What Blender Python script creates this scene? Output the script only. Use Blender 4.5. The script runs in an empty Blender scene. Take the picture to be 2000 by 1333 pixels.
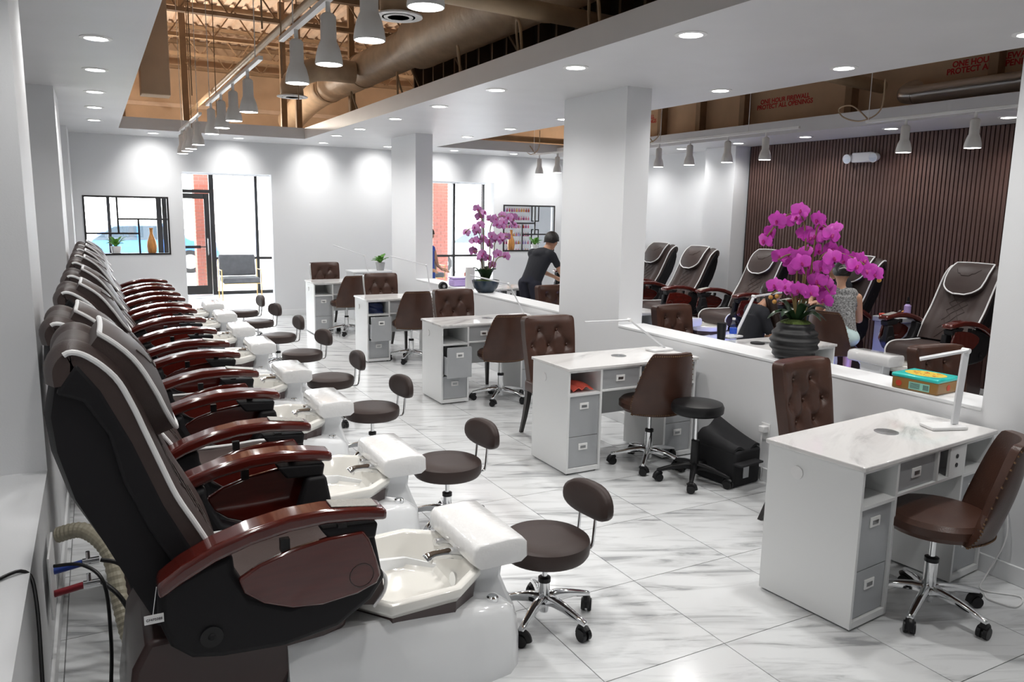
import bpy, bmesh, math, random
from mathutils import Vector, Matrix
random.seed(7)
scene = bpy.context.scene
COL = scene.collection
PI = math.pi

# ---------------------------------------------------------------- camera
cam = bpy.data.cameras.new('camera')
cam_o = bpy.data.objects.new('camera', cam)
COL.objects.link(cam_o)
cam.sensor_width = 36.0
cam.lens = 1508.41 / 2000 * 36.0
cam.clip_start = 0.05
cam.clip_end = 200
_r = Vector((0.88143, -0.47200, 0.01725)); _u = Vector((0.06254, 0.15282, 0.98627)); _b = Vector((-0.46815, -0.86825, 0.16422))
cam_o.matrix_world = Matrix(((_r.x, _u.x, _b.x, 0), (_r.y, _u.y, _b.y, 0), (_r.z, _u.z, _b.z, 1.85), (0, 0, 0, 1)))
scene.camera = cam_o

# ---------------------------------------------------------------- daylight outside, exposure
world = bpy.data.worlds.new('overcast_daylight'); scene.world = world
world.use_nodes = True
world.node_tree.nodes['Background'].inputs[0].default_value = (0.93, 0.97, 1.0, 1)
world.node_tree.nodes['Background'].inputs[1].default_value = 9.0
scene.view_settings.view_transform = 'Standard'
scene.view_settings.look = 'None'
scene.view_settings.gamma = 1.0
scene.view_settings.use_curve_mapping = False
scene.view_settings.exposure = 0.5
DOWN_W, WASH_W, HEAD_W = 42.0, 26.0, 36.0      # lamp powers (W)

# ---------------------------------------------------------------- materials
def mat(name, col, rough=0.5, metal=0.0, coat=0.0, bump=0.0, bscale=60.0, var=0.0, vscale=6.0, emit=None, es=0.0, stretch=None, ior=1.5, spec=0.5):
    m = bpy.data.materials.new(name); m.use_nodes = True
    nt = m.node_tree; b = nt.nodes['Principled BSDF']
    b.inputs['Base Color'].default_value = (*col, 1); b.inputs['Roughness'].default_value = rough
    b.inputs['Metallic'].default_value = metal; b.inputs['Coat Weight'].default_value = coat
    b.inputs['Coat Roughness'].default_value = 0.06; b.inputs['IOR'].default_value = ior; b.inputs['Specular IOR Level'].default_value = spec
    if emit:
        b.inputs['Emission Color'].default_value = (*emit, 1); b.inputs['Emission Strength'].default_value = es
    if bump or var:
        tc = nt.nodes.new('ShaderNodeTexCoord'); src = tc.outputs['Object']
        if stretch:
            mp = nt.nodes.new('ShaderNodeMapping'); mp.inputs['Scale'].default_value = stretch
            nt.links.new(src, mp.inputs[0]); src = mp.outputs[0]
    if bump:
        n = nt.nodes.new('ShaderNodeTexNoise'); n.inputs['Scale'].default_value = bscale; n.inputs['Detail'].default_value = 4
        bp = nt.nodes.new('ShaderNodeBump'); bp.inputs['Strength'].default_value = bump; bp.inputs['Distance'].default_value = 0.01
        nt.links.new(src, n.inputs['Vector']); nt.links.new(n.outputs[0], bp.inputs['Height']); nt.links.new(bp.outputs[0], b.inputs['Normal'])
    if var:
        n = nt.nodes.new('ShaderNodeTexNoise'); n.inputs['Scale'].default_value = vscale; n.inputs['Detail'].default_value = 5
        r = nt.nodes.new('ShaderNodeValToRGB')
        r.color_ramp.elements[0].position = 0.3; r.color_ramp.elements[1].position = 0.7
        r.color_ramp.elements[0].color = (*[c * (1 - var) for c in col], 1)
        r.color_ramp.elements[1].color = (*[min(1, c * (1 + var)) for c in col], 1)
        nt.links.new(src, n.inputs['Vector']); nt.links.new(n.outputs[0], r.inputs[0]); nt.links.new(r.outputs[0], b.inputs['Base Color'])
    return m

def marble(name, base, vein, scale, stretch, angle, rough, per_object):
    m = bpy.data.materials.new(name); m.use_nodes = True
    nt = m.node_tree; b = nt.nodes['Principled BSDF']; L = nt.links.new
    tc = nt.nodes.new('ShaderNodeTexCoord'); mp = nt.nodes.new('ShaderNodeMapping')
    vr = nt.nodes.new('ShaderNodeVectorRotate'); vr.rotation_type = 'Z_AXIS'; vr.inputs['Angle'].default_value = angle
    mp.inputs['Scale'].default_value = stretch
    L(tc.outputs['Object'], vr.inputs['Vector']); L(vr.outputs[0], mp.inputs[0])
    vec = mp.outputs[0]
    if per_object:
        oi = nt.nodes.new('ShaderNodeObjectInfo'); ml = nt.nodes.new('ShaderNodeMath'); ml.operation = 'MULTIPLY'; ml.inputs[1].default_value = 57.0
        ad = nt.nodes.new('ShaderNodeVectorMath'); ad.operation = 'ADD'
        L(oi.outputs['Random'], ml.inputs[0]); L(vec, ad.inputs[0]); L(ml.outputs[0], ad.inputs[1]); vec = ad.outputs[0]
    n = nt.nodes.new('ShaderNodeTexNoise'); n.inputs['Scale'].default_value = scale; n.inputs['Detail'].default_value = 7
    n.inputs['Roughness'].default_value = 0.62; n.inputs['Distortion'].default_value = 0.7
    L(vec, n.inputs['Vector'])
    r = nt.nodes.new('ShaderNodeValToRGB'); e = r.color_ramp.elements
    e[0].position = 0.33; e[0].color = (*vein, 1); e[1].position = 0.52; e[1].color = (*base, 1)
    k = e.new(0.41); k.color = (*[(v * .35 + c * .65) for v, c in zip(vein, base)], 1)
    L(n.outputs[0], r.inputs[0]); L(r.outputs[0], b.inputs['Base Color'])
    b.inputs['Roughness'].default_value = rough
    return m

def glass(name, tint=(1, 1, 1), refl=0.06):
    m = bpy.data.materials.new(name); m.use_nodes = True
    nt = m.node_tree; nt.nodes.remove(nt.nodes['Principled BSDF'])
    t = nt.nodes.new('ShaderNodeBsdfTransparent'); t.inputs[0].default_value = (*tint, 1)
    g = nt.nodes.new('ShaderNodeBsdfGlossy'); g.inputs['Roughness'].default_value = 0.02
    x = nt.nodes.new('ShaderNodeMixShader'); x.inputs[0].default_value = refl
    nt.links.new(t.outputs[0], x.inputs[1]); nt.links.new(g.outputs[0], x.inputs[2])
    nt.links.new(x.outputs[0], nt.nodes['Material Output'].inputs['Surface'])
    return m

MT = dict(
    wall=mat('white_wall_paint', (0.76, 0.77, 0.785), 0.55, bump=0.05, bscale=180),
    soffit=mat('white_ceiling_paint', (0.66, 0.66, 0.67), 0.42, bump=0.05, bscale=60, var=0.03, vscale=2),
    trim=mat('white_trim_paint', (0.80, 0.81, 0.82), 0.35),
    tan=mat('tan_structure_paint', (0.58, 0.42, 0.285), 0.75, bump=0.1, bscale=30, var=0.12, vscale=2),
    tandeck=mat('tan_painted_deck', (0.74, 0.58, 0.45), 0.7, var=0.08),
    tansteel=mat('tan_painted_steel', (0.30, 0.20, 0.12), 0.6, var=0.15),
    cavity=mat('dark_felt_facing', (0.02, 0.018, 0.016), 0.9),  # near-black stands in for shade in the unlit space over the soffit
    studm=mat('dull_stud_metal', (0.10, 0.075, 0.055), 0.6, metal=0.3),
    duct=mat('tan_duct_wrap', (0.46, 0.34, 0.23), 0.5, bump=0.9, bscale=9, var=0.15, vscale=5),
    pipe=mat('cream_painted_pipe', (0.42, 0.31, 0.2), 0.5, var=0.1),
    silver=mat('bare_silver_duct', (0.55, 0.55, 0.56), 0.3, metal=1.0, bump=0.2, bscale=12),
    tile=marble('marble_floor_tile', (0.73, 0.745, 0.755), (0.36, 0.37, 0.38), 3.1, (0.55, 3.6, 1), 0.42, 0.16, True),
    marbletop=marble('white_marble_top', (0.80, 0.79, 0.78), (0.50, 0.49, 0.49), 1.5, (0.7, 3.0, 1), -0.5, 0.1, True),
    grout=mat('grey_grout', (0.20, 0.205, 0.21), 0.8),
    slat=mat('walnut_slat', (0.095, 0.050, 0.041), 0.5, bump=0.05, bscale=30, var=0.25, vscale=5, stretch=(8, 8, 0.5)),
    slatback=mat('black_felt', (0.01, 0.009, 0.009), 0.95),
    black=mat('black_plastic', (0.009, 0.009, 0.010), 0.4, spec=0.35),
    softblack=mat('black_fabric', (0.012, 0.012, 0.014), 0.85, bump=0.2, bscale=300),
    blackmetal=mat('black_window_metal', (0.015, 0.013, 0.013), 0.4),
    charcoal=mat('charcoal_vinyl_shell', (0.009, 0.0085, 0.010), 0.55, spec=0.25, bump=0.12, bscale=350),
    leather=mat('taupe_leather', (0.054, 0.038, 0.035), 0.46, spec=0.3, bump=0.12, bscale=220, var=0.08, vscale=9),
    stoolvinyl=mat('dark_taupe_vinyl', (0.043, 0.029, 0.026), 0.48, spec=0.3, bump=0.08, bscale=260),
    brownleather=mat('chocolate_brown_leather', (0.060, 0.026, 0.017), 0.34, spec=0.4, bump=0.1, bscale=160, var=0.18, vscale=7),
    piping=mat('white_piping', (0.80, 0.80, 0.80), 0.4),
    mahogany=mat('glossy_mahogany', (0.075, 0.009, 0.006), 0.14, coat=0.8, var=0.13, vscale=5, stretch=(1, 9, 9)),
    maroonbase=mat('maroon_brown_base', (0.035, 0.014, 0.013), 0.35, coat=0.2),
    acrylic=mat('glossy_white_acrylic', (0.80, 0.815, 0.83), 0.09, coat=0.6),
    cream=mat('cream_basin_acrylic', (0.80, 0.785, 0.74), 0.1, coat=0.5),
    footpad=mat('textured_white_footrest', (0.82, 0.82, 0.82), 0.12, coat=0.5, bump=0.3, bscale=30),
    chrome=mat('chrome', (0.78, 0.79, 0.80), 0.07, metal=1.0),
    steel=mat('brushed_steel', (0.45, 0.46, 0.47), 0.32, metal=1.0),
    alu=mat('lamp_aluminium', (0.74, 0.75, 0.77), 0.35, metal=0.25),
    plate=mat('pewter_plate', (0.42, 0.41, 0.38), 0.4, metal=0.8, bump=0.6, bscale=90),
    desk=mat('white_laminate', (0.77, 0.78, 0.78), 0.35),
    greyfront=mat('silver_grey_drawer_front', (0.42, 0.435, 0.45), 0.33, metal=0.15, var=0.04),
    deskin=mat('shaded_white_laminate', (0.70, 0.71, 0.71), 0.5),
    ebony=mat('ebony_chair_leg', (0.015, 0.011, 0.01), 0.3),
    lens=mat('lit_lamp_lens', (1, 1, 1), 0.4, emit=(1, 0.99, 0.96), es=14.0),
    lampwhite=mat('white_lamp_housing', (0.84, 0.84, 0.83), 0.35),
    gold=mat('gold_metal', (0.75, 0.52, 0.22), 0.28, metal=1.0),
    brass=mat('brass_nailhead', (0.20, 0.12, 0.07), 0.35, metal=0.9),
    velvet=mat('grey_velvet', (0.17, 0.17, 0.18), 0.85, var=0.12, vscale=10),
    woodvase=mat('amber_wood_vase', (0.50, 0.22, 0.06), 0.4, var=0.35, vscale=6, stretch=(6, 6, 1)),
    leafg=mat('bright_green_leaf', (0.10, 0.30, 0.03), 0.45),
    leafd=mat('dark_orchid_leaf', (0.012, 0.035, 0.014), 0.3, var=0.3),
    stem=mat('olive_brown_stem', (0.16, 0.11, 0.04), 0.6),
    moss=mat('moss', (0.06, 0.09, 0.015), 0.95, bump=1.0, bscale=80),
    petal=mat('magenta_orchid_petal', (0.52, 0.045, 0.42), 0.5, var=0.22, vscale=12),
    petal2=mat('pale_purple_orchid_petal', (0.46, 0.19, 0.42), 0.5, var=0.35, vscale=14),
    lip=mat('deep_magenta_lip', (0.35, 0.01, 0.16), 0.45),
    bud=mat('ochre_bud', (0.50, 0.25, 0.05), 0.5),
    potblack=mat('matte_black_ceramic', (0.008, 0.008, 0.009), 0.55),
    potblue=mat('glazed_slate_blue_ceramic', (0.02, 0.035, 0.055), 0.25, var=0.4, vscale=10),
    concrete=mat('grey_concrete_pot', (0.40, 0.40, 0.40), 0.8, bump=0.2),
    whiteplastic=mat('white_plastic', (0.80, 0.80, 0.80), 0.35),
    purple=mat('translucent_lilac_plastic', (0.50, 0.38, 0.72), 0.2),
    teal=mat('turquoise_tin_paint', (0.02, 0.52, 0.48), 0.25, coat=0.4),
    tinbrown=mat('ochre_tin_side', (0.28, 0.14, 0.03), 0.35, coat=0.3),
    yellow=mat('yellow_print', (0.66, 0.48, 0.05), 0.4),
    redp=mat('red_print', (0.50, 0.05, 0.02), 0.45),
    tealpale=mat('pale_teal_label', (0.25, 0.55, 0.45), 0.5),
    ink=mat('dark_ink', (0.03, 0.02, 0.03), 0.6),
    stencil=mat('red_stencil_paint', (0.50, 0.006, 0.012), 0.7),
    bluevalve=mat('blue_valve_grip', (0.01, 0.04, 0.25), 0.35),
    redvalve=mat('red_valve_grip', (0.25, 0.01, 0.02), 0.35),
    hose=mat('beige_ribbed_hose', (0.36, 0.33, 0.25), 0.45),
    skin=mat('skin', (0.50, 0.27, 0.17), 0.5),
    hair=mat('black_hair', (0.010, 0.008, 0.007), 0.42, bump=0.6, bscale=120, stretch=(1, 1, 0.1)),
    hairbrown=mat('dark_brown_hair', (0.022, 0.011, 0.007), 0.42, bump=0.6, bscale=120, stretch=(1, 1, 0.1)),
    tee=mat('black_cotton', (0.012, 0.013, 0.018), 0.85, bump=0.1, bscale=40),
    darkpants=mat('navy_trousers', (0.008, 0.009, 0.02), 0.8),
    bluedress=mat('cobalt_dress', (0.015, 0.07, 0.42), 0.7),
    shorts=mat('pale_blue_shorts', (0.52, 0.66, 0.66), 0.8),
    greytop=mat('grey_speckled_top', (0.24, 0.24, 0.24), 0.8, var=0.9, vscale=70),
    eye=mat('eye', (0.02, 0.015, 0.01), 0.2),
    lips=mat('lip_skin', (0.36, 0.13, 0.10), 0.5),
    brick=None, bluecar=mat('blue_car_paint', (0.05, 0.16, 0.45), 0.2, coat=0.6),
    whitecar=mat('white_car_paint', (0.75, 0.76, 0.78), 0.2, coat=0.6),
    carglass=mat('dark_car_glass', (0.05, 0.07, 0.09), 0.08),
    asphalt=mat('pale_concrete_ground', (0.55, 0.55, 0.54), 0.9, var=0.06),
    shrub=mat('pale_green_shrub', (0.25, 0.34, 0.10), 0.8),
    paneglass=glass('clear_window_glass'),
    clear=glass('clear_plastic', (0.93, 0.96, 1.0), 0.12),
    waterblue=mat('blue_bottle_label', (0.02, 0.08, 0.5), 0.4),
    coral=mat('coral_cloth', (0.75, 0.12, 0.08), 0.8),
    navybag=mat('navy_plastic_bag', (0.01, 0.02, 0.08), 0.35),
    ledblue=mat('blue_led', (0.1, 0.15, 0.9), 0.4, emit=(0.18, 0.22, 1.0), es=6.0),
    pinkp=mat('pink_polish', (0.75, 0.2, 0.3), 0.2), orangep=mat('orange_polish', (0.8, 0.35, 0.08), 0.2),
    pinkbottle=mat('pink_lotion', (0.85, 0.48, 0.42), 0.35),
)
def brick_mat():
    m = bpy.data.materials.new('red_brick'); m.use_nodes = True
    nt = m.node_tree; b = nt.nodes['Principled BSDF']; b.inputs['Roughness'].default_value = 0.85
    tc = nt.nodes.new('ShaderNodeTexCoord'); n = nt.nodes.new('ShaderNodeTexNoise'); n.inputs['Scale'].default_value = 9
    oi = nt.nodes.new('ShaderNodeObjectInfo'); r = nt.nodes.new('ShaderNodeValToRGB')
    r.color_ramp.elements[0].color = (0.22, 0.06, 0.045, 1); r.color_ramp.elements[1].color = (0.36, 0.12, 0.09, 1)
    nt.links.new(oi.outputs['Random'], r.inputs[0]); nt.links.new(r.outputs[0], b.inputs['Base Color'])
    return m
MT['brick'] = brick_mat()
MT['mortar'] = mat('brick_mortar', (0.45, 0.38, 0.34), 0.9)

# ---------------------------------------------------------------- mesh helpers
def lerp(a, b, t): return a + (b - a) * t
def catmull(pts, n=6, closed=False):
    P = [Vector(p) for p in pts]; out = []
    N = len(P); rng = range(N if closed else N - 1)
    for i in rng:
        if closed: p0, p1, p2, p3 = P[(i - 1) % N], P[i], P[(i + 1) % N], P[(i + 2) % N]
        else: p0, p1, p2, p3 = P[max(i - 1, 0)], P[i], P[i + 1], P[min(i + 2, N - 1)]
        for k in range(n):
            t = k / n
            out.append(0.5 * ((2 * p1) + (p2 - p0) * t + (2 * p0 - 5 * p1 + 4 * p2 - p3) * t * t + (3 * p1 - p0 - 3 * p2 + p3) * t ** 3))
    if not closed: out.append(P[-1])
    return out

class MB:
    def __init__(s): s.v = []; s.f = []
    def add(s, vs, fs, M=None):
        o = len(s.v)
        s.v += [tuple(M @ Vector(v)) if M else tuple(v) for v in vs]
        s.f += [tuple(i + o for i in f) for f in fs]; return s
    def box(s, x0, x1, y0, y1, z0, z1, M=None):
        return s.add([(x0, y0, z0), (x1, y0, z0), (x1, y1, z0), (x0, y1, z0), (x0, y0, z1), (x1, y0, z1), (x1, y1, z1), (x0, y1, z1)],
                     [(0, 3, 2, 1), (4, 5, 6, 7), (0, 1, 5, 4), (1, 2, 6, 5), (2, 3, 7, 6), (3, 0, 4, 7)], M)
    def bar(s, p0, p1, w, h):      # box beam between two points: w across, h in depth
        p0, p1 = Vector(p0), Vector(p1); d = (p1 - p0); L = d.length; d.normalize()
        up = Vector((0, 0, 1)) if abs(d.z) < 0.95 else Vector((0, 1, 0))
        x = d.cross(up).normalized(); y = x.cross(d)
        M = Matrix(((x.x, d.x, y.x, p0.x), (x.y, d.y, y.y, p0.y), (x.z, d.z, y.z, p0.z), (0, 0, 0, 1)))
        return s.box(-w / 2, w / 2, 0, L, -h / 2, h / 2, M)
    def tube(s, pts, r, n=8, closed=False, caps=True):
        P = [Vector(p) for p in pts]; N = len(P); rr = r if isinstance(r, (list, tuple)) else [r] * N
        T = []
        for i in range(N):
            a = P[(i - 1) % N] if (closed or i > 0) else P[i]; b = P[(i + 1) % N] if (closed or i < N - 1) else P[i]
            t = (b - a); T.append(t.normalized() if t.length > 1e-9 else Vector((0, 0, 1)))
        up = Vector((0, 0, 1)) if abs(T[0].z) < 0.9 else Vector((1, 0, 0))
        x = T[0].cross(up).normalized(); vs = []
        for i in range(N):
            if i:
                x = (x - T[i] * x.dot(T[i]));
                x = x.normalized() if x.length > 1e-6 else T[i].orthogonal().normalized()
            y = T[i].cross(x)
            for k in range(n):
                a = 2 * PI * k / n; vs.append(P[i] + (x * math.cos(a) + y * math.sin(a)) * rr[i])
        fs = []
        for i in range(N if closed else N - 1):
            j = (i + 1) % N
            for k in range(n): fs.append((i * n + k, i * n + (k + 1) % n, j * n + (k + 1) % n, j * n + k))
        if caps and not closed: fs += [tuple(range(n - 1, -1, -1)), tuple((N - 1) * n + k for k in range(n))]
        return s.add(vs, fs)
    def cyl(s, p0, p1, r0, r1=None, n=16): return s.tube([p0, p1], [r0, r0 if r1 is None else r1], n)
    def lathe(s, prof, n=24, c=(0, 0, 0), M=None):
        vs = []; fs = []
        for r, z in prof:
            for k in range(n):
                a = 2 * PI * k / n; vs.append((c[0] + r * math.cos(a), c[1] + r * math.sin(a), c[2] + z))
        for i in range(len(prof) - 1):
            for k in range(n): fs.append((i * n + k, i * n + (k + 1) % n, (i + 1) * n + (k + 1) % n, (i + 1) * n + k))
        if prof[0][0] > 1e-5: fs.append(tuple(range(n - 1, -1, -1)))
        if prof[-1][0] > 1e-5: fs.append(tuple((len(prof) - 1) * n + k for k in range(n)))
        return s.add(vs, fs, M)
    def prism(s, poly, a, b, axis='y', M=None):
        n = len(poly)
        mk = {'y': lambda p, t: (p[0], t, p[1]), 'z': lambda p, t: (p[0], p[1], t), 'x': lambda p, t: (t, p[0], p[1])}[axis]
        vs = [mk(p, a) for p in poly] + [mk(p, b) for p in poly]
        fs = [tuple(range(n - 1, -1, -1)), tuple(range(n, 2 * n))] + [(i, (i + 1) % n, n + (i + 1) % n, n + i) for i in range(n)]
        return s.add(vs, fs, M)
    def loft(s, secs, caps=True):   # sections: equal-length closed loops
        n = len(secs[0]); vs = [p for sec in secs for p in sec]; fs = []
        for i in range(len(secs) - 1):
            for k in range(n): fs.append((i * n + k, i * n + (k + 1) % n, (i + 1) * n + (k + 1) % n, (i + 1) * n + k))
        if caps: fs += [tuple(range(n - 1, -1, -1)), tuple((len(secs) - 1) * n + k for k in range(n))]
        return s.add(vs, fs)
    def ell(s, c, r, nu=12, nv=8, M=None):
        r = (r, r, r) if not isinstance(r, (list, tuple)) else r
        vs = [(c[0], c[1], c[2] - r[2])]; fs = []
        for j in range(1, nv):
            t = -PI / 2 + PI * j / nv
            for k in range(nu):
                a = 2 * PI * k / nu; vs.append((c[0] + r[0] * math.cos(t) * math.cos(a), c[1] + r[1] * math.cos(t) * math.sin(a), c[2] + r[2] * math.sin(t)))
        vs.append((c[0], c[1], c[2] + r[2])); e = len(vs) - 1
        for k in range(nu): fs.append((0, 1 + (k + 1) % nu, 1 + k))
        for j in range(nv - 2):
            for k in range(nu): fs.append((1 + j * nu + k, 1 + j * nu + (k + 1) % nu, 1 + (j + 1) * nu + (k + 1) % nu, 1 + (j + 1) * nu + k))
        b = 1 + (nv - 2) * nu
        for k in range(nu): fs.append((b + k, b + (k + 1) % nu, e))
        return s.add(vs, fs, M)
    def sheet(s, fn, nu, nv, th=0.0, M=None):   # fn(u,v)->(point, normal); closed slab of thickness th behind it
        F = []; B = []
        for j in range(nv + 1):
            for i in range(nu + 1):
                p, nrm = fn(i / nu, j / nv); p = Vector(p); F.append(p); B.append(p - Vector(nrm) * th)
        w = nu + 1; vs = F + B; o = len(F); fs = []
        for j in range(nv):
            for i in range(nu):
                a = j * w + i; fs.append((a, a + 1, a + w + 1, a + w)); fs.append((o + a, o + a + w, o + a + w + 1, o + a + 1))
        for i in range(nu): fs.append((i, o + i, o + i + 1, i + 1)); a = nv * w + i; fs.append((a, a + 1, o + a + 1, o + a))
        for j in range(nv): a = j * w; fs.append((a, a + w, o + a + w, o + a)); b = a + nu; fs.append((b, o + b, o + b + w, b + w))
        return s.add(vs, fs, M)
    def build(s, name, m, parent=None, bevel=0.0, bseg=2, sub=0, smooth=35, loc=None, rz=0.0):
        me = bpy.data.meshes.new(name); me.from_pydata(s.v, [], s.f)
        bm = bmesh.new(); bm.from_mesh(me); bmesh.ops.recalc_face_normals(bm, faces=bm.faces); bm.to_mesh(me); bm.free()
        if smooth:
            me.shade_smooth(); me.set_sharp_from_angle(angle=math.radians(smooth))
        o = bpy.data.objects.new(name, me); COL.objects.link(o)
        me.materials.append(MT[m] if isinstance(m, str) else m)
        if bevel:
            md = o.modifiers.new('bevel', 'BEVEL'); md.width = bevel; md.segments = bseg; md.limit_method = 'ANGLE'; md.angle_limit = math.radians(40); md.harden_normals = False
            me.shade_smooth(); me.set_sharp_from_angle(angle=math.radians(60))
        if sub:
            md = o.modifiers.new('sub', 'SUBSURF'); md.levels = sub; md.render_levels = sub; me.shade_smooth()
        if parent: o.parent = parent
        if loc: o.location = loc
        if rz: o.rotation_euler = (0, 0, rz)
        return o

def tag(o, label, cat, group=None):
    o['label'] = label; o['category'] = cat
    if group: o['group'] = group
    return o
def thing(name, label, cat, loc=(0, 0, 0), rz=0.0, group=None):
    o = bpy.data.objects.new(name, None); COL.objects.link(o); o.empty_display_size = 0.1
    o.location = loc; o.rotation_euler = (0, 0, rz)
    return tag(o, label, cat, group)
def struct(o): o['kind'] = 'structure'; return o
def dup(root, loc, rz, label, group=None):
    r = root.copy(); COL.objects.link(r); r.location = loc; r.rotation_euler = (0, 0, rz); r['label'] = label
    if group: r['group'] = group
    for ch in list(root.children):
        c = ch.copy(); COL.objects.link(c); c.parent = r
        for g in list(ch.children):
            d = g.copy(); COL.objects.link(d); d.parent = c
    return r
def B(x0, x1, y0, y1, z0, z1): return MB().box(x0, x1, y0, y1, z0, z1)
def lamp(parent, loc, w, size=1.9, blend=0.6, col=(1, 0.985, 0.96), rot=(0, 0, 0), rad=0.06, name='bulb'):
    l = bpy.data.lights.new(name, 'SPOT'); l.energy = w; l.spot_size = size; l.spot_blend = blend; l.color = col; l.shadow_soft_size = rad
    o = bpy.data.objects.new(name, l); COL.objects.link(o); o.location = loc; o.rotation_euler = rot; o.parent = parent
    return o
def ORD(i): return ['first', 'second', 'third', 'fourth', 'fifth', 'sixth', 'seventh', 'eighth', 'ninth', 'tenth'][i]

# ================================================================ STRUCTURE
ZS = 2.93            # soffit underside
XR = 8.65            # right wall
YB = 13.70           # back partition
# floor: grout bed with separate marble tiles
floor = struct(B(-0.3, XR + .05, -3.0, 13.95, -0.10, -0.003).build('floor', 'grout', smooth=0))
floor['label'] = 'white marble tile floor with thin grey joints'
TX, TY = 0.635, 0.65
xs = [-0.25] + [2.325 + TX * k for k in range(-4, 11) if -0.25 < 2.325 + TX * k < XR] + [XR]
ys = [2.30 + TY * k for k in range(-2, 18) if 2.30 + TY * k < YB] + [YB + .2]
cache = {}
for i in range(len(xs) - 1):
    for j in range(len(ys) - 1):
        w, d = round(xs[i + 1] - xs[i], 4), round(ys[j + 1] - ys[j], 4)
        if (w, d) not in cache:
            g = 0.0022
            o = MB().box(-w / 2 + g, w / 2 - g, -d / 2 + g, d / 2 - g, -0.008, 0.0).build('tile', 'tile', floor, smooth=0); cache[(w, d)] = o.data
        else:
            o = bpy.data.objects.new('tile', cache[(w, d)]); COL.objects.link(o); o.parent = floor
        o.location = ((xs[i] + xs[i + 1]) / 2, (ys[j] + ys[j + 1]) / 2, 0)
near = B(-0.25, XR, -3.0, 0.998, -0.008, 0.0).build('tile_field', 'tile', floor, smooth=0); near['kind'] = 'stuff'
struct(B(-1.2, 11.2, 13.95, 17.72, -0.10, 0.0).build('floor_entry', 'tile', smooth=0))

# left wall: low sill wall, deep white recesses and piers between them
wl = struct(B(-0.98, -0.25, -3.0, YB, -0.1, 0.68).build('wall_left', 'wall', smooth=0))
B(-1.10, -0.98, -3.0, YB + .2, -0.1, 5.2).build('recess_back', 'wall', wl, smooth=0)
for a, b in ((3.88, 4.55), (8.55, 9.7), (12.7, YB)):
    B(-0.98, -0.25, a, b, 0.68, ZS).build('pier', 'wall', wl, smooth=0)
struct(B(-0.25, -0.235, -3.0, YB, 0.0, 0.10).build('baseboard_left', 'trim', bevel=.004))
# back partition with openings
wb = struct(MB().box(-1.0, -0.13, YB, YB + .16, 0, ZS).box(-0.13, 1.08, YB, YB + .16, 0, 1.08).box(-0.13, 1.08, YB, YB + .16, 2.0, ZS)
            .box(1.08, 1.30, YB, YB + .16, 0, ZS).box(1.30, 2.70, YB, YB + .16, 2.41, ZS).box(2.70, 5.05, YB, YB + .16, 0, ZS)
            .box(5.05, 6.93, YB, YB + .16, 2.41, ZS).box(6.93, 7.14, YB, YB + .16, 0, ZS).box(7.14, 8.33, YB, YB + .16, 0, 1.08)
            .box(7.14, 8.33, YB, YB + .16, 2.0, ZS).box(8.33, XR, YB, YB + .16, 0, ZS).build('wall_back', 'wall', smooth=0))
struct(MB().box(-0.25, 1.30, YB - .015, YB, 0, .10).box(2.70, 5.05, YB - .015, YB, 0, .10).box(6.93, XR, YB - .015, YB, 0, .10).build('baseboard_back', 'trim', bevel=.004))
# right wall, pier, walnut slats
wr = struct(B(XR, XR + .15, -3.0, YB + .16, -0.1, 3.0).build('wall_right', 'wall', smooth=0))
B(8.36, XR, 8.70, 9.33, 0, 2.87).build('pier', 'wall', wr, smooth=0)
B(XR - .012, XR, 2.6, 8.69, 0.0, 2.87).build('felt_backing', 'slatback', wr, smooth=0)
sl = None
for k in range(121):
    y = 2.63 + k * 0.05
    if sl is None:
        o = B(XR - .034, XR - .012, -.0175, .0175, 0.0, 2.865).build('slat', 'slat', wr, smooth=0); sl = o.data
    else:
        o = bpy.data.objects.new('slat', sl); COL.objects.link(o); o.parent = wr
    o.location = (0, y, 0)
# wall behind the camera
struct(B(-1.1, XR + .15, -3.15, -3.0, -0.1, 5.2).build('wall_front', 'wall', smooth=0))
# half wall with columns
HX0, HX1 = 4.08, 4.36
hw = None
for a, b in ((2.32, 5.57), (6.58, 10.54)):
    hw = struct(B(HX0, HX1, a, b, 0, 0.855).build('wall_half', 'wall', smooth=0))
    B(HX0 - .004, HX1 + .004, a, b, 0.855, 0.875).build('cap', 'trim', hw, bevel=.003)
for a, b in ((1.15, 2.32), (5.57, 6.58), (10.54, 11.56)):
    struct(B(HX0, HX1 - .02, a, b, 0, ZS).build('wall_column', 'wall', smooth=0))
struct(MB().box(HX0 - .015, HX0, 1.15, 11.56, 0, .10).build('baseboard_half', 'trim', bevel=.004))
# dropped soffits
def soffit(name, x0, x1, y0, y1, z):
    return struct(B(x0, x1, y0, y1, z, z + .165).build(name, 'soffit', smooth=0))
soffit('ceiling_left', -0.98, 0.395, -3.0, 12.52, ZS)
soffit('ceiling_center', 3.0, 5.22, -3.0, 12.52, ZS)
soffit('ceiling_far', -0.98, XR, 12.52, YB + .16, ZS)
soffit('ceiling_right', 7.62, XR, -3.0, 12.52, 2.87)
soffit('ceiling_near', -0.98, XR, -3.0, -1.2, ZS + .002)
soffit('ceiling_entry', -1.1, 11.2, YB + .16, 17.7, ZS)
struct(B(11.05, 11.2, YB, 17.7, -.1, ZS).build('wall_entry_right', 'wall', smooth=0))
struct(B(XR + .15, 11.2, YB, YB + .16, -.1, ZS).build('wall_entry_front', 'wall', smooth=0))
struct(B(8.66, 11.05, 17.3, 17.4, 0, ZS).build('wall_entry_back', 'wall', smooth=0))
struct(B(-1.1, -.95, YB + .2, 17.7, -.1, ZS).build('wall_entry_left', 'wall', smooth=0))

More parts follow.
